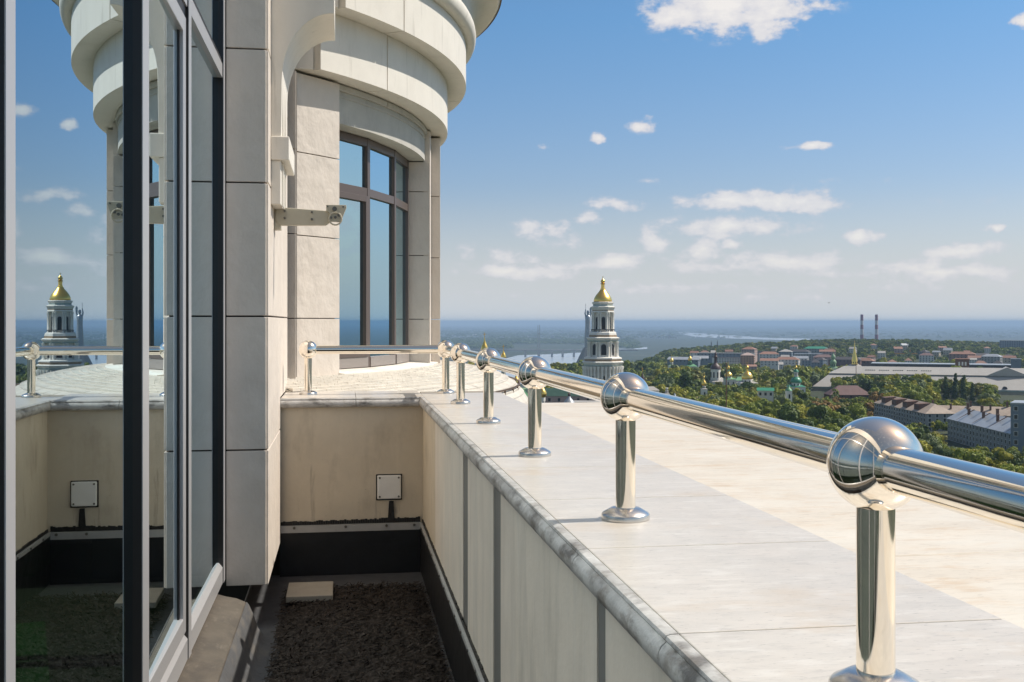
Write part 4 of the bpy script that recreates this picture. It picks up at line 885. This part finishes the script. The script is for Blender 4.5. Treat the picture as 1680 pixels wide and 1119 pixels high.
# hillside houses
HH = [(1190, 1750, 90, 18, 580, 'flat', bluew, gwall, 'wide blue grey office slab left of the orange tower', 'office block', 3, 16), (1192, 1680, 40, 14, 587, 'flat', whitew, darkr, 'white banded low block in front of the office slab', 'block', 2, 10),
      (1226, 1640, 20, 18, 583, 'hip', orangew, pinkw, 'orange and pink apartment tower with stepped upper floors', 'apartment tower', 6, 5), (1227, 1800, 22, 16, 573, 'hip', pinkw, terra, 'stepped pinkish crown block behind the orange tower', 'apartment tower', 3, 5),
      (1262, 1780, 32, 14, 581, 'hip', whitew, terra, 'white villa under a brownish red roof right of the orange tower', 'house', 2, 6), (1262, 1600, 26, 14, 592, 'gable', whitew, terra, 'white house with bright terracotta gable below the villa', 'house', 2, 5), (1275, 1640, 18, 12, 598, 'gable', whitew, greyr, 'small white house with grey gable among trees', 'house', 2, 3),
      (1288, 1900, 22, 18, 577, 'hip', bluew, greyr, 'tall grey apartment house with a pale mansard top', 'apartment tower', 4, 5), (1290, 1650, 36, 14, 590, 'hip', whitew, terra, 'row house with long orange red hipped roof', 'house', 2, 7), (1308, 1950, 40, 16, 577, 'hip', bluew, darkr, 'dark roofed apartment house near the tree covered ridge', 'apartment block', 3, 8),
      (1313, 1700, 22, 12, 588, 'gable', whitew, zinc, 'white house with zinc gable on the hillside', 'house', 2, 4), (1327, 1850, 46, 14, 581, 'flat', gwall, zinc, 'long slab with bright flat roof edge on the hillside', 'block', 3, 10), (1338, 2050, 44, 16, 572, 'hip', gwall, teal_r, 'large hillside building with turquoise roof', 'building', 2, 9),
      (1330, 1650, 26, 12, 592, 'flat', bluew, darkr, 'dark blue block in front of the hillside slab', 'block', 2, 6), (1352, 1700, 30, 14, 586, 'hip', pinkw, purple_r, 'pinkish house with plum coloured roof', 'house', 3, 6), (1357, 1900, 26, 12, 577, 'gable', pinkw, terra, 'brick red house with stepped gables near the turquoise roof', 'house', 3, 5),
      (1385, 1560, 44, 12, 590, 'hip', purple_r, darkr, 'low maroon house row left of the golden spire', 'house row', 1, 9), (1418, 1560, 24, 12, 592, 'hip', purple_r, terra, 'low maroon house right of the golden spire', 'house', 1, 5), (1250, 1850, 18, 12, 577, 'flat', gwall, darkr, 'small dark flat roofed block behind the villa', 'block', 2, 4),
      (1138, 2000, 14, 10, 579, 'gable', whitew, terra, 'tiny white house on the wooded slope', 'house', 1, 2), (1120, 1500, 44, 16, 590, 'gable', bluew, zinc, 'blue grey workshop hall with zinc roof among trees', 'hall', 1, 8), (1150, 1500, 20, 12, 588, 'gable', bluew, zinc, 'small blue grey hall beside the workshop hall', 'hall', 1, 4),
      (1520, 1750, 22, 14, 583, 'hip', whitew, purple_r, 'pale stepped apartment house behind the white flat roof', 'apartment block', 4, 5), (1578, 1800, 40, 14, 581, 'hip', terra, terra, 'brick red building with spiky gables behind the brick tower', 'building', 2, 7), (1600, 1750, 22, 12, 587, 'gable', pinkw, terra, 'pinkish house right of the brick red building', 'house', 2, 4),
      (1625, 1700, 28, 14, 585, 'hip', gwall, zinc, 'grey church like house with zinc roof behind the white flat roof', 'house', 3, 6), (1650, 1750, 26, 12, 587, 'gable', ybrick, terra, 'yellowish house with tiled roof near the slate grey block', 'house', 2, 5), (1612, 1850, 18, 12, 583, 'gable', bluew, darkr, 'small bluish house on the far slope', 'house', 2, 3),
      (1663, 2500, 60, 20, 559, 'flat', bluew, gwall, 'grey slab block on the skyline at the far right', 'apartment block', 5, 12), (1700, 2450, 50, 20, 561, 'flat', bluew, gwall, 'second grey slab block beyond the far right edge', 'apartment block', 5, 10)]
for (px, zf, w, d, ye, rk, wm_, rmm, lab, cat, rows, cols) in HH:
    house(lab.split(' ')[-1] if False else {'house': 'hillside_house', 'house row': 'house_row', 'block': 'low_block', 'hall': 'workshop_hall', 'building': 'hillside_building', 'office block': 'office_block', 'apartment tower': 'apartment_tower', 'apartment block': 'apartment_block'}[cat], lab, px, zf, w, d, ye, rk, wm_, rmm, rise=3.5 if rk != 'hip' else 4, rz=random.uniform(-.35, .2), rows=rows, cols=cols, cat=cat, group='hillside buildings', win=(1.6, 1.7), keep=(px - w * 900 / zf, px + w * 900 / zf, ye + 9))

kinds = [(whitew, terra, 'small white house with red tiled roof among the hillside trees', 'hip'), (whitew, greyr, 'small white house with grey roof among the hillside trees', 'gable'), (pinkw, terra, 'small pink walled house with red roof among the hillside trees', 'gable'), (bluew, darkr, 'small grey house with dark roof among the hillside trees', 'hip'), (ybrick, zinc, 'small tan house with zinc roof among the hillside trees', 'gable')]
for i in range(46):
    px = random.uniform(1150, 1680); zf = random.uniform(1450, 2150); a_, b_, lb_, rk = kinds[random.randrange(5)]
    x_, y_ = W2(px, zf)
    if any((x_ - fx) ** 2 + (y_ - fy) ** 2 < (fr + 8) ** 2 for fx, fy, fr in FOOT): continue
    hh = random.uniform(5, 9); ye = HZ - (gz(x_, y_) + hh + 4) * FPX / zf; w_ = random.uniform(9, 17)
    house('hillside_house', lb_, px, zf, w_, random.uniform(8, 11), ye, rk, a_, b_, rise=random.uniform(2.5, 4.5), rz=random.uniform(-.7, .5), rows=2, cols=3, cat='house', group=lb_.replace('small ', 'small ') + 's' if False else 'small houses: ' + lb_.split(' among')[0], win=(1.3, 1.5), keep=(px - w_ * 700 / zf, px + w_ * 700 / zf, ye + 5))
# ------------------------------------------------------------------ statue, bridge, chimneys, cranes, masts
zs = 1800.0; X, Y = W2(964.5, zs)
st = thing('colossal_statue', 'grey colossal statue holding a raised sword and shield behind the bell tower', 'statue', (X, Y, -72), spin(zs, 964))
sz = lambda y: (HZ - y) * zs / FPX + 72
MB().lathe([(24, 0), (22, sz(600)), (15, sz(586)), (8, sz(572)), (6.2, sz(570))], n=12).build('mound', gwall, st)
body = MB(); body.lathe([(5.2, sz(570.2)), (5.6, sz(560)), (5.0, sz(545)), (4.4, sz(535)), (4.3, sz(528)), (4.8, sz(521)), (3.6, sz(518)), (1.5, sz(516.5)), (1.4, sz(515.5)), (2.1, sz(514)), (2.2, sz(512)), (1.6, sz(510)), (.3, sz(509))], n=14)
body.tube((-3.2, 0, sz(519.5)), (-4.6, 0, sz(514)), 1.5, 8, 1.2).tube((-4.6, 0, sz(514.2)), (-3.6, 0, sz(508)), 1.2, 8, .8).tube((3.0, 0, sz(519.5)), (4.8, 0, sz(514)), 1.5, 8, 1.2).tube((4.8, 0, sz(514.2)), (4.4, 0, sz(510)), 1.2, 8, .8)
body.build('figure', stone_t, st, smooth=50)
MB().box(-3.9, -3.3, -.2, .2, sz(508), sz(498.5)).box(-4.4, -2.8, -.3, .3, sz(508.2), sz(507.6)).build('sword', stone_t, st)
MB().prism([(2.9, sz(514)), (6.0, sz(514)), (6.2, sz(506)), (4.4, sz(503.5)), (2.8, sz(506))], 'y', -.8, -.2).build('shield', stone_t, st)
KEEP.append((955, 975, 590, 1800))
zb = 5200.0
br = thing('river_bridge', 'long low girder bridge on concrete piers crossing the pale river', 'bridge', (*W2(900, zb), PLAIN), spin(zb, 900)); kz = zb / FPX; bzf = lambda y: (HZ - y) * kz - PLAIN
MB().box(-640, 420, -9, 9, bzf(575.5), bzf(573.3)).build('deck', concb, br)
p0 = None
for px in (760, 790, 818, 862, 884, 905.5, 923, 941.5, 962):
    if p0 is None: p0 = MB().box(-5, 5, -10, 10, 0, bzf(575.5) - .01).build('pier', concb, br, loc=((px - 900) * kz, 0, 0))
    else: share(p0, br, ((px - 900) * kz, 0, 0))
py_ = MB(); py_.prism([(-6.8, 0), (-3.2, 0), (-2.6, bzf(533)), (-5.2, bzf(533))], 'y', -3, 3).prism([(3.2, 0), (6.8, 0), (5.2, bzf(533)), (2.6, bzf(533))], 'y', -3, 3)
pyl = thing('bridge_pylon', 'slender twin legged pylon of the far bridge standing by the river', 'pylon', (*W2(884, zb - 25), PLAIN), spin(zb, 884)); 
MB().prism([(-6.8, 0), (-3.2, 0), (-2.6, bzf(533)), (-5.2, bzf(533))], 'y', -3, 3).build('leg', concb, pyl); MB().prism([(3.2, 0), (6.8, 0), (5.2, bzf(533)), (2.6, bzf(533))], 'y', -3, 3).build('leg', concb, pyl)
MB().box(-2.7, 2.7, -2, 2, bzf(548), bzf(546.8)).box(-3.1, 3.1, -2, 2, bzf(566), bzf(564.8)).build('crossbeam', concb, pyl)
zc = 3600.0; kc = zc / FPX
for px, lab in ((1414, 'left of two tall red and white banded power station chimneys on the horizon'), (1438, 'right of two tall red and white banded power station chimneys on the horizon')):
    c = thing('factory_chimney', lab, 'chimney', (*W2(px, zc), PLAIN), group='power station chimneys'); rows_ = [516, 526, 533, 540, 549, 558, 566, 618]
    for i in range(len(rows_) - 1):
        za, zb_ = (HZ - rows_[i + 1]) * kc - PLAIN, (HZ - rows_[i]) * kc - PLAIN; za = max(za, 0)
        MB().lathe([(4.6 + .5 * (i + 1) / 3, za), (4.6 + .5 * i / 3, zb_ - .02)], n=16).build('red_band' if i % 2 == 0 else 'white_band', redp if i % 2 == 0 else whitep, c, smooth=40)
def crane(px, zf, ybase, ytop, jib, lab):
    X, Y = W2(px, zf); t = thing('tower_crane', lab, 'crane', (X, Y, (HZ - ybase) * zf / FPX), spin(zf, px), 'tower cranes'); h = (ybase - ytop) * zf / FPX
    MB().box(-.9, .9, -.9, .9, -6, h).build('mast', orangep, t); MB().box(-jib, jib * .45, -.5, .5, h * .72, h * .72 + 1.5).build('jib', orangep, t); MB().prism([(-.9, h), (.9, h), (0, h + 3)], 'y', -.5, .5).build('apex', orangep, t)
crane(1493, 1850, 596, 575, 26, 'yellow orange tower crane above the middle of the white flat roof'); crane(1592, 1900, 588, 580, 22, 'orange tower crane behind the brick tower')
for px, zf, yb, yt, lab, r in ((1191.5, 430, 690, 596, 'thin rusty pole rising in front of the gold domed churches', .32), (1404.5, 880, 622, 596, 'thin dark pole standing in front of the long grey roof', .34)):
    h = (yb - yt) * zf / FPX; z0 = (HZ - yb) * zf / FPX
    t = thing('thin_pole', lab, 'pole', (*W2(px, zf), -72))
    MB().tube((0, 0, 0), (0, 0, z0 + h + 72), r, 10, r * .6).build('shaft', rustp, t); MB().sphere((0, 0, z0 + h + 72), r * .9, 10, 6).build('cap', rustp, t)
for px, yt, lab in ((1167, 561, 'left of two thin lattice masts far on the wooded ridge'), (1177, 560, 'right of two thin lattice masts far on the wooded ridge')):
    t = thing('lattice_mast', lab, 'mast', (*W2(px, 2450), -85), group='lattice masts'); h = (HZ - yt) * 2450 / FPX + 85
    m = MB()
    for sx in (-1, 1):
        for sy in (-1, 1): m.tube((sx * 1.6, sy * 1.6, 0), (sx * .4, sy * .4, h), .28, 5)
    m.build('lattice', darkr, t); MB().tube((0, 0, h), (0, 0, h + 3), .2, 5).build('antenna', darkr, t)
dish = thing('satellite_dish', 'white satellite dish on a short mast at the end of the brown roofed block', 'satellite dish', (*W2(1540, 640), -57.5), spin(640, 1540) + .5)
MB().lathe([(.05, 0), (.8, .12), (1.6, .5), (1.62, .56), (.8, .2), (.04, .08)], n=20).build('reflector', whitep, dish, loc=(0, -.3, 3.6)).rotation_euler = (R_(70), 0, 0)
MB().tube((0, 0, -2), (0, 0, 3.6), .12, 8).build('mast', darkr, dish)
bx_, by_, bz_ = W2(1360, 160, 497)
bird = MB(); bird.lathe([(0, -.16), (.035, -.1), (.05, 0), (.04, .09), (.02, .14), (0, .2)], n=8)
bird.v = [(x, z, y) for x, y, z in bird.v]
bird.add([(-.03, .07, .02), (-.03, -.06, .02), (-.2, -.04, .12), (-.42, -.12, .06), (-.2, .08, .13)], [(0, 1, 2, 4), (4, 2, 3)]).add([(.03, .07, .02), (.03, -.06, .02), (.2, -.04, .12), (.42, -.12, .06), (.2, .08, .13)], [(0, 1, 2, 4), (4, 2, 3)])
bo = bird.build('bird', darkr, loc=(bx_, by_, bz_)); tag(bo, 'small dark bird flying in the pale sky above the chimneys', 'bird')

# ------------------------------------------------------------------ trees
def leafm(name, c1, c2):
    m = bpy.data.materials.new(name); m.use_nodes = True; t = m.node_tree; L = t.links.new; p = t.nodes['Principled BSDF']
    oi = t.nodes.new('ShaderNodeObjectInfo'); at = t.nodes.new('ShaderNodeAttribute'); at.attribute_name = 'tone'
    ad = t.nodes.new('ShaderNodeMath'); ad.operation = 'MULTIPLY_ADD'; L(at.outputs['Fac'], ad.inputs[0]); ad.inputs[1].default_value = .6; 
    h = t.nodes.new('ShaderNodeMath'); h.operation = 'MULTIPLY'; h.inputs[1].default_value = .4; L(oi.outputs['Random'], h.inputs[0]); L(h.outputs[0], ad.inputs[2])
    x = t.nodes.new('ShaderNodeMixRGB'); L(ad.outputs[0], x.inputs[0]); x.inputs[1].default_value = (*c1, 1); x.inputs[2].default_value = (*c2, 1)
    L(x.outputs[0], p.inputs['Base Color']); p.inputs['Roughness'].default_value = .55; p.inputs['Specular IOR Level'].default_value = .25
    tr = t.nodes.new('ShaderNodeBsdfTranslucent'); L(x.outputs[0], tr.inputs[0]); ms_ = t.nodes.new('ShaderNodeMixShader'); ms_.inputs[0].default_value = .22
    L(p.outputs[0], ms_.inputs[1]); L(tr.outputs[0], ms_.inputs[2]); L(ms_.outputs[0], t.nodes['Material Output'].inputs[0]); return m
LEAF = {'mid green': leafm('mid green leaves', (0.157, 0.207, 0.024), (0.291, 0.319, 0.04)), 'dark green': leafm('dark green leaves', (0.056, 0.095, 0.02), (0.123, 0.168, 0.034)), 'yellow green': leafm('yellow green leaves', (0.269, 0.269, 0.022), (0.414, 0.381, 0.04)), 'olive': leafm('olive leaves', (0.179, 0.179, 0.036), (0.269, 0.246, 0.055)), 'rusty brown': leafm('rusty leaves', (0.246, 0.146, 0.035), (0.314, 0.202, 0.05)), 'grey green': leafm('grey green leaves', (0.146, 0.185, 0.075), (0.224, 0.263, 0.11))}
bark = mat('tree bark', (.07, .055, .04), .9, var=.3, vscale=3)
def crown_arrays(rng, R, H, z0, nl, nleaf, size, shape='round'):
    """leaf quads scattered over the shells of nl clumps that fill a crown of radius R and height H above z0"""
    cs_ = []; 
    for i in range(nl):
        while True:
            p = rng.uniform(-1, 1, 3)
            if np.dot(p, p) <= 1: break
        t = (p[2] + 1) / 2 if shape == 'round' else (i + .5) / nl
        if shape == 'round': c = np.array([p[0] * R * .72, p[1] * R * .72, z0 + H * (.16 + .68 * t)]); r = R * rng.uniform(.28, .46)
        elif shape == 'poplar': c = np.array([p[0] * R * .45, p[1] * R * .45, z0 + H * (.06 + .86 * t)]); r = R * (.62 - .33 * t) * rng.uniform(.8, 1.2)
        else: c = np.array([p[0] * R * .5 * (1.15 - t), p[1] * R * .5 * (1.15 - t), z0 + H * (.05 + .88 * t)]); r = R * (.55 - .36 * t)
        cs_.append((c, r, rng.uniform(0, 1)))
    cnt = np.array([c[1] ** 2 for c in cs_]); cnt = np.maximum(6, (cnt / cnt.sum() * nleaf)).astype(int)
    P, Nn, T = [], [], []
    for (c, r, tone), n in zip(cs_, cnt):
        d = rng.normal(size=(n, 3)); d /= np.linalg.norm(d, axis=1)[:, None]; d[:, 2] = np.where(d[:, 2] < -.35, -d[:, 2] * .8, d[:, 2])
        rad_ = r * (1 - .35 * rng.random(n) ** 2) * (1 + .16 * np.sin(5 * d[:, 0] + c[0]) * np.sin(6 * d[:, 1] + c[1]))
        P.append(c + d * rad_[:, None] * np.array([1, 1, .85])); Nn.append(d + rng.normal(scale=.30, size=(n, 3))); T.append(np.clip(tone * .6 + rng.random(n) * .4, 0, 1))
    P = np.concatenate(P); Nn = np.concatenate(Nn); T = np.concatenate(T); n = len(P)
    Nn /= np.linalg.norm(Nn, axis=1)[:, None]
    u = np.cross(Nn, rng.normal(size=(n, 3))); u /= np.linalg.norm(u, axis=1)[:, None]; v = np.cross(Nn, u)
    s = size * rng.uniform(.6, 1.25, n)[:, None]; u = u * s; v = v * s * rng.uniform(.5, .8, n)[:, None]
    V = np.stack([P - u * .9 - v * .3, P + v * .9 - u * .2, P + u, P - v * .9 + u * .15], axis=1).reshape(-1, 3)
    return V, T
def quad_mesh(name, V, T, mats, mi=None):
    n = len(V) // 4; me = bpy.data.meshes.new(name)
    me.vertices.add(4 * n); me.vertices.foreach_set('co', V.astype(np.float32).ravel()); me.loops.add(4 * n); me.loops.foreach_set('vertex_index', np.arange(4 * n, dtype=np.int32))
    me.polygons.add(n); me.polygons.foreach_set('loop_start', np.arange(0, 4 * n, 4, dtype=np.int32))
    for m in mats: me.materials.append(m)
    if mi is not None: me.polygons.foreach_set('material_index', mi.astype(np.int32))
    at = me.attributes.new('tone', 'FLOAT', 'FACE'); at.data.foreach_set('value', T.astype(np.float32))
    me.update(); me.validate(); return me
rng = np.random.default_rng(11)
def trunk_mb(h, r, top):
    m = MB(); m.tube((0, 0, -1), (.1, 0, h * .55), r, 9, r * .7).tube((.1, 0, h * .55), (-.1, .15, top), r * .7, 8, r * .15)
    for i in range(6):
        a = i * 1.05 + .3; z = h * (.5 + .07 * i); m.tube((.05, 0, z), (math.cos(a) * h * .30, math.sin(a) * h * .30, z + h * .24), r * .42, 6, r * .08)
    return m
VAR = []
for vi, (R, H, z0, nl, sh) in enumerate([(5.6, 10.5, 3.2, 17, 'round'), (4.8, 11.5, 3.6, 15, 'round'), (6.4, 10.0, 3.0, 20, 'round'), (4.2, 9.0, 2.6, 13, 'round'), (5.2, 12.5, 3.5, 18, 'round')]):
    V, T = crown_arrays(rng, R, H, z0, nl, 4200, .42, sh); tm = trunk_mb(z0 + H * .5, .28, z0 + H * .8).build('trunk_source', bark, smooth=40); me_t = tm.data; me_t.name = 'trunk'; bpy.data.objects.remove(tm)
    VAR.append((V, T, me_t, R, z0 + H))
CR = {}
def crown_me(vi, colr):
    if (vi, colr) not in CR: CR[(vi, colr)] = quad_mesh('crown', VAR[vi][0], VAR[vi][1], [LEAF[colr]])
    return CR[(vi, colr)]
V, T = crown_arrays(rng, 2.6, 19, 1.0, 46, 9000, .46, 'poplar'); POP = quad_mesh('crown', V, T, [LEAF['dark green']]); tm = trunk_mb(18, .3, 17).build('trunk_source', bark); POPT = tm.data; bpy.data.objects.remove(tm)
def tree(name, label, cat, crown, trunk, x, y, s, sz_=1.0, group=None, rz=None):
    t = bpy.data.objects.new(name, None); COL.objects.link(t); t.location = (x, y, gz(x, y)); t.rotation_euler.z = rng.uniform(0, 6.28) if rz is None else rz; t.scale = (s, s, s * sz_)
    tag(t, label, cat, group)
    for nm, me in (('crown', crown), ('trunk', trunk)):
        o = bpy.data.objects.new(nm, me); COL.objects.link(o); o.parent = t
    return t
for px, yt, zf, lab in ((1552, 614, 800, 'second from left of four dark columnar poplars before the long grey roof'), (1567, 609, 800, 'tallest of four dark columnar poplars before the long grey roof'), (1581, 612, 790, 'third from left of four dark columnar poplars before the long grey roof'), (1595, 626, 780, 'shortest and rightmost of four dark columnar poplars before the long grey roof')):
    lab = lab.replace('second from left', 'leftmost'); x, y = W2(px, zf); h = (HZ - yt) * zf / FPX - gz(x, y)
    tree('poplar_tree', lab, 'tree', POP, POPT, x, y, 1.0 if px != 1595 else .8, h / 20.2 / (1.0 if px != 1595 else .8), 'poplars before the long roof')
    KEEP.append((px - 8, px + 8, yt + 38, zf)); FOOT.append((x, y, 4))
def allowed(px, zf, ytop, rpx):
    for (a, b, yk, d) in KEEP:
        if zf < d - 3 and px + rpx > a and px - rpx < b and ytop < yk: return False
    return True
grid = {}
def taken(x, y, r):
    for (fx, fy, fr) in FOOT:
        if (x - fx) ** 2 + (y - fy) ** 2 < (fr + r * .6) ** 2: return True
    gx, gy = int(x // 12), int(y // 12)
    for i in (-1, 0, 1):
        for j in (-1, 0, 1):
            for (ox, oy, orr) in grid.get((gx + i, gy + j), ()):
                if (x - ox) ** 2 + (y - oy) ** 2 < (.68 * (r + orr)) ** 2: return True
    return False
RAILROW = lambda px: HZ + .23 * (px - VPX) - 12        # above this row things are seen over the handrail
cand = []
for k in range(60000):
    px = rng.uniform(880, 1730); zf = math.sqrt(rng.uniform(300 ** 2, 1500 ** 2))
    if px < 1045 and zf > 1450: continue
    x, y = W2(px, zf); s = rng.uniform(.85, 1.35) if rng.random() < .6 else rng.uniform(1.35, 1.95)
    cand.append((zf, px, x, y, s))
cand.sort(key=lambda c: c[0])
near, mass = [], []
for (zf, px, x, y, s) in cand:
    vi = int(rng.integers(0, 5)); R = VAR[vi][3] * s
    ytop = HZ - (gz(x, y) + VAR[vi][4] * s) * FPX / zf
    for q in range(3):
        if allowed(px, zf, ytop, R * FPX / zf): break
        s *= .78; R *= .78; ytop = HZ - (gz(x, y) + VAR[vi][4] * s) * FPX / zf
    else: continue
    if px < 1045 and ytop > 668: continue
    if ytop > RAILROW(px) + 55: continue
    if s < .38 or taken(x, y, R): continue
    grid.setdefault((int(x // 12), int(y // 12)), []).append((x, y, R))
    u = rng.random(); n_ = math.sin(x * .021 + 1.3) + math.sin(y * .017 + .4)
    colr = 'mid green' if u < .40 else 'dark green' if u < .55 + .1 * n_ else 'yellow green' if u < .80 else 'olive' if u < .9 else 'grey green'
    if 1330 < px < 1455 and 560 < zf < 800 and rng.random() < .3: colr = 'rusty brown' if rng.random() < .6 else 'olive'
    (near if (len(near) < 292 and zf > 360) else mass).append((zf, px, x, y, s, vi, colr))
def zone(px, zf):
    if px > 1440: return 'in front of the apartment blocks' if zf < 560 else 'between the apartment blocks and the long grey roof'
    if px > 1320: return 'left of the apartment blocks below the long grey roof'
    if px > 1140: return 'in the wood below the golden domed churches'
    return 'near the bell tower and pale monastery roofs'
for (zf, px, x, y, s, vi, colr) in near:
    if rng.random() < .06 and s < 1.35:
        tree('columnar_tree', 'narrow dark columnar tree %s' % zone(px, zf), 'tree', POP, POPT, x, y, .85 * s, .8, 'dark columnar trees %s' % zone(px, zf)); continue
    tree('broadleaf_tree', '%s broadleaf tree %s' % (colr, zone(px, zf)), 'tree', crown_me(vi, colr), VAR[vi][2], x, y, s, 1, '%s trees %s' % (colr, zone(px, zf)))
# woods beyond the nearest trees: one mass
far_c = []
for k in range(9000):
    px = rng.uniform(1035, 1740); zf = rng.uniform(1450, 2950)
    x, y = W2(px, zf); s = rng.uniform(.7, 1.25)
    if zf > lerp_tab(EDGE, px) * 1.02: continue
    R = 5 * s; ytop = HZ - (gz(x, y) + 13 * s) * FPX / zf
    if not allowed(px, zf, ytop, R * FPX / zf) or any((x - fx) ** 2 + (y - fy) ** 2 < (fr + 3) ** 2 for fx, fy, fr in FOOT): continue
    u = rng.random(); far_c.append((zf, px, x, y, s, 3, 'dark green' if u < .55 else 'mid green' if u < .85 else 'olive'))
for k in range(500):
    px = rng.uniform(905, 965); zf = rng.uniform(1250, 1600); x, y = W2(px, zf); s = rng.uniform(.8, 1.3)
    far_c.append((zf, px, x, y, s, 3, 'dark green' if rng.random() < .5 else 'mid green'))
keys = list(LEAF); VV, TT, MI = [], [], []
small = {}
for lvl, (nleaf, size) in enumerate([(1100, .75), (420, 1.15), (150, 1.9)]):
    small[lvl] = [crown_arrays(rng, VAR[v][3], VAR[v][4] - 3, 3, 12, nleaf, size) for v in range(5)]
for (zf, px, x, y, s, vi, colr) in mass + far_c:
    lvl = 0 if zf < 750 else 1 if zf < 1300 else 2
    V, T = small[lvl][vi]; a = rng.uniform(0, 6.28); c_, s_ = math.cos(a), math.sin(a)
    Q = np.empty_like(V); Q[:, 0] = (V[:, 0] * c_ - V[:, 1] * s_) * s + x; Q[:, 1] = (V[:, 0] * s_ + V[:, 1] * c_) * s + y; Q[:, 2] = V[:, 2] * s * rng.uniform(.85, 1.15) + gz(x, y)
    VV.append(Q); TT.append(np.clip(T * .7 + rng.random() * .3, 0, 1)); MI.append(np.full(len(T), keys.index(colr)))
print('TREES near', len(near), 'mass', len(mass), 'far', len(far_c), 'near max zf', near[-1][0] if near else None, 'quads', sum(len(t) for t in TT))
wm2 = quad_mesh('woods', np.concatenate(VV), np.concatenate(TT), [LEAF[k_] for k_ in keys], np.concatenate(MI))
wo = bpy.data.objects.new('distant_woods', wm2); COL.objects.link(wo); tag(wo, 'mass of green woodland running from the churches up to the ridge', 'woods', kind='stuff')
# ------------------------------------------------------------------ houses and groves of the far plain
ct = MB(); cmi = []
wv, wt = [], []
for k in range(5200):
    px = rng.uniform(690, 1110) if rng.random() < .8 else rng.uniform(1110, 1740); y = 537.5 + 36 * rng.random() ** 1.6
    zf = -PLAIN * FPX / (y - HZ)
    if px > 1045 and y > 556: continue
    if 838 < px < 985 and y > 566: continue
    x, yy = W2(px, zf); c = math.sin(x * .0016 + 2) + math.sin(yy * .0007) + math.sin((x + yy) * .0011)
    if rng.random() < .55 and c > -.1:
        w, d, h = rng.uniform(8, 26), rng.uniform(8, 16), rng.uniform(5, 11) if rng.random() < .85 else rng.uniform(14, 32)
        ct.box(x - w / 2, x + w / 2, yy - d / 2, yy + d / 2, PLAIN, PLAIN + h); cmi += [int(rng.choice([0, 0, 0, 1, 2]))] * 6
    else:
        R = rng.uniform(12, 34); V, T = small[2][int(rng.integers(0, 5))]; n = 90
        sel_ = rng.choice(len(T), 60, replace=False); idx = (sel_[:, None] * 4 + np.arange(4)).ravel(); Q = V[idx] * np.array([R / 5 * 1.5, R / 5, .9 + R / 40]) + np.array([x, yy, PLAIN]); wv.append(Q); wt.append(T[sel_])
co_ = ct.build('far_city', [whitew, pinkw, gwall]); co_.data.polygons.foreach_set('material_index', cmi); tag(co_, 'pale far houses scattered over the hazy plain across the river', 'far town', kind='stuff')
gm_ = quad_mesh('groves', np.concatenate(wv), np.concatenate(wt), [LEAF['dark green']]); gro = bpy.data.objects.new('far_groves', gm_); COL.objects.link(gro); tag(gro, 'dark groves scattered over the hazy plain across the river', 'groves', kind='stuff')
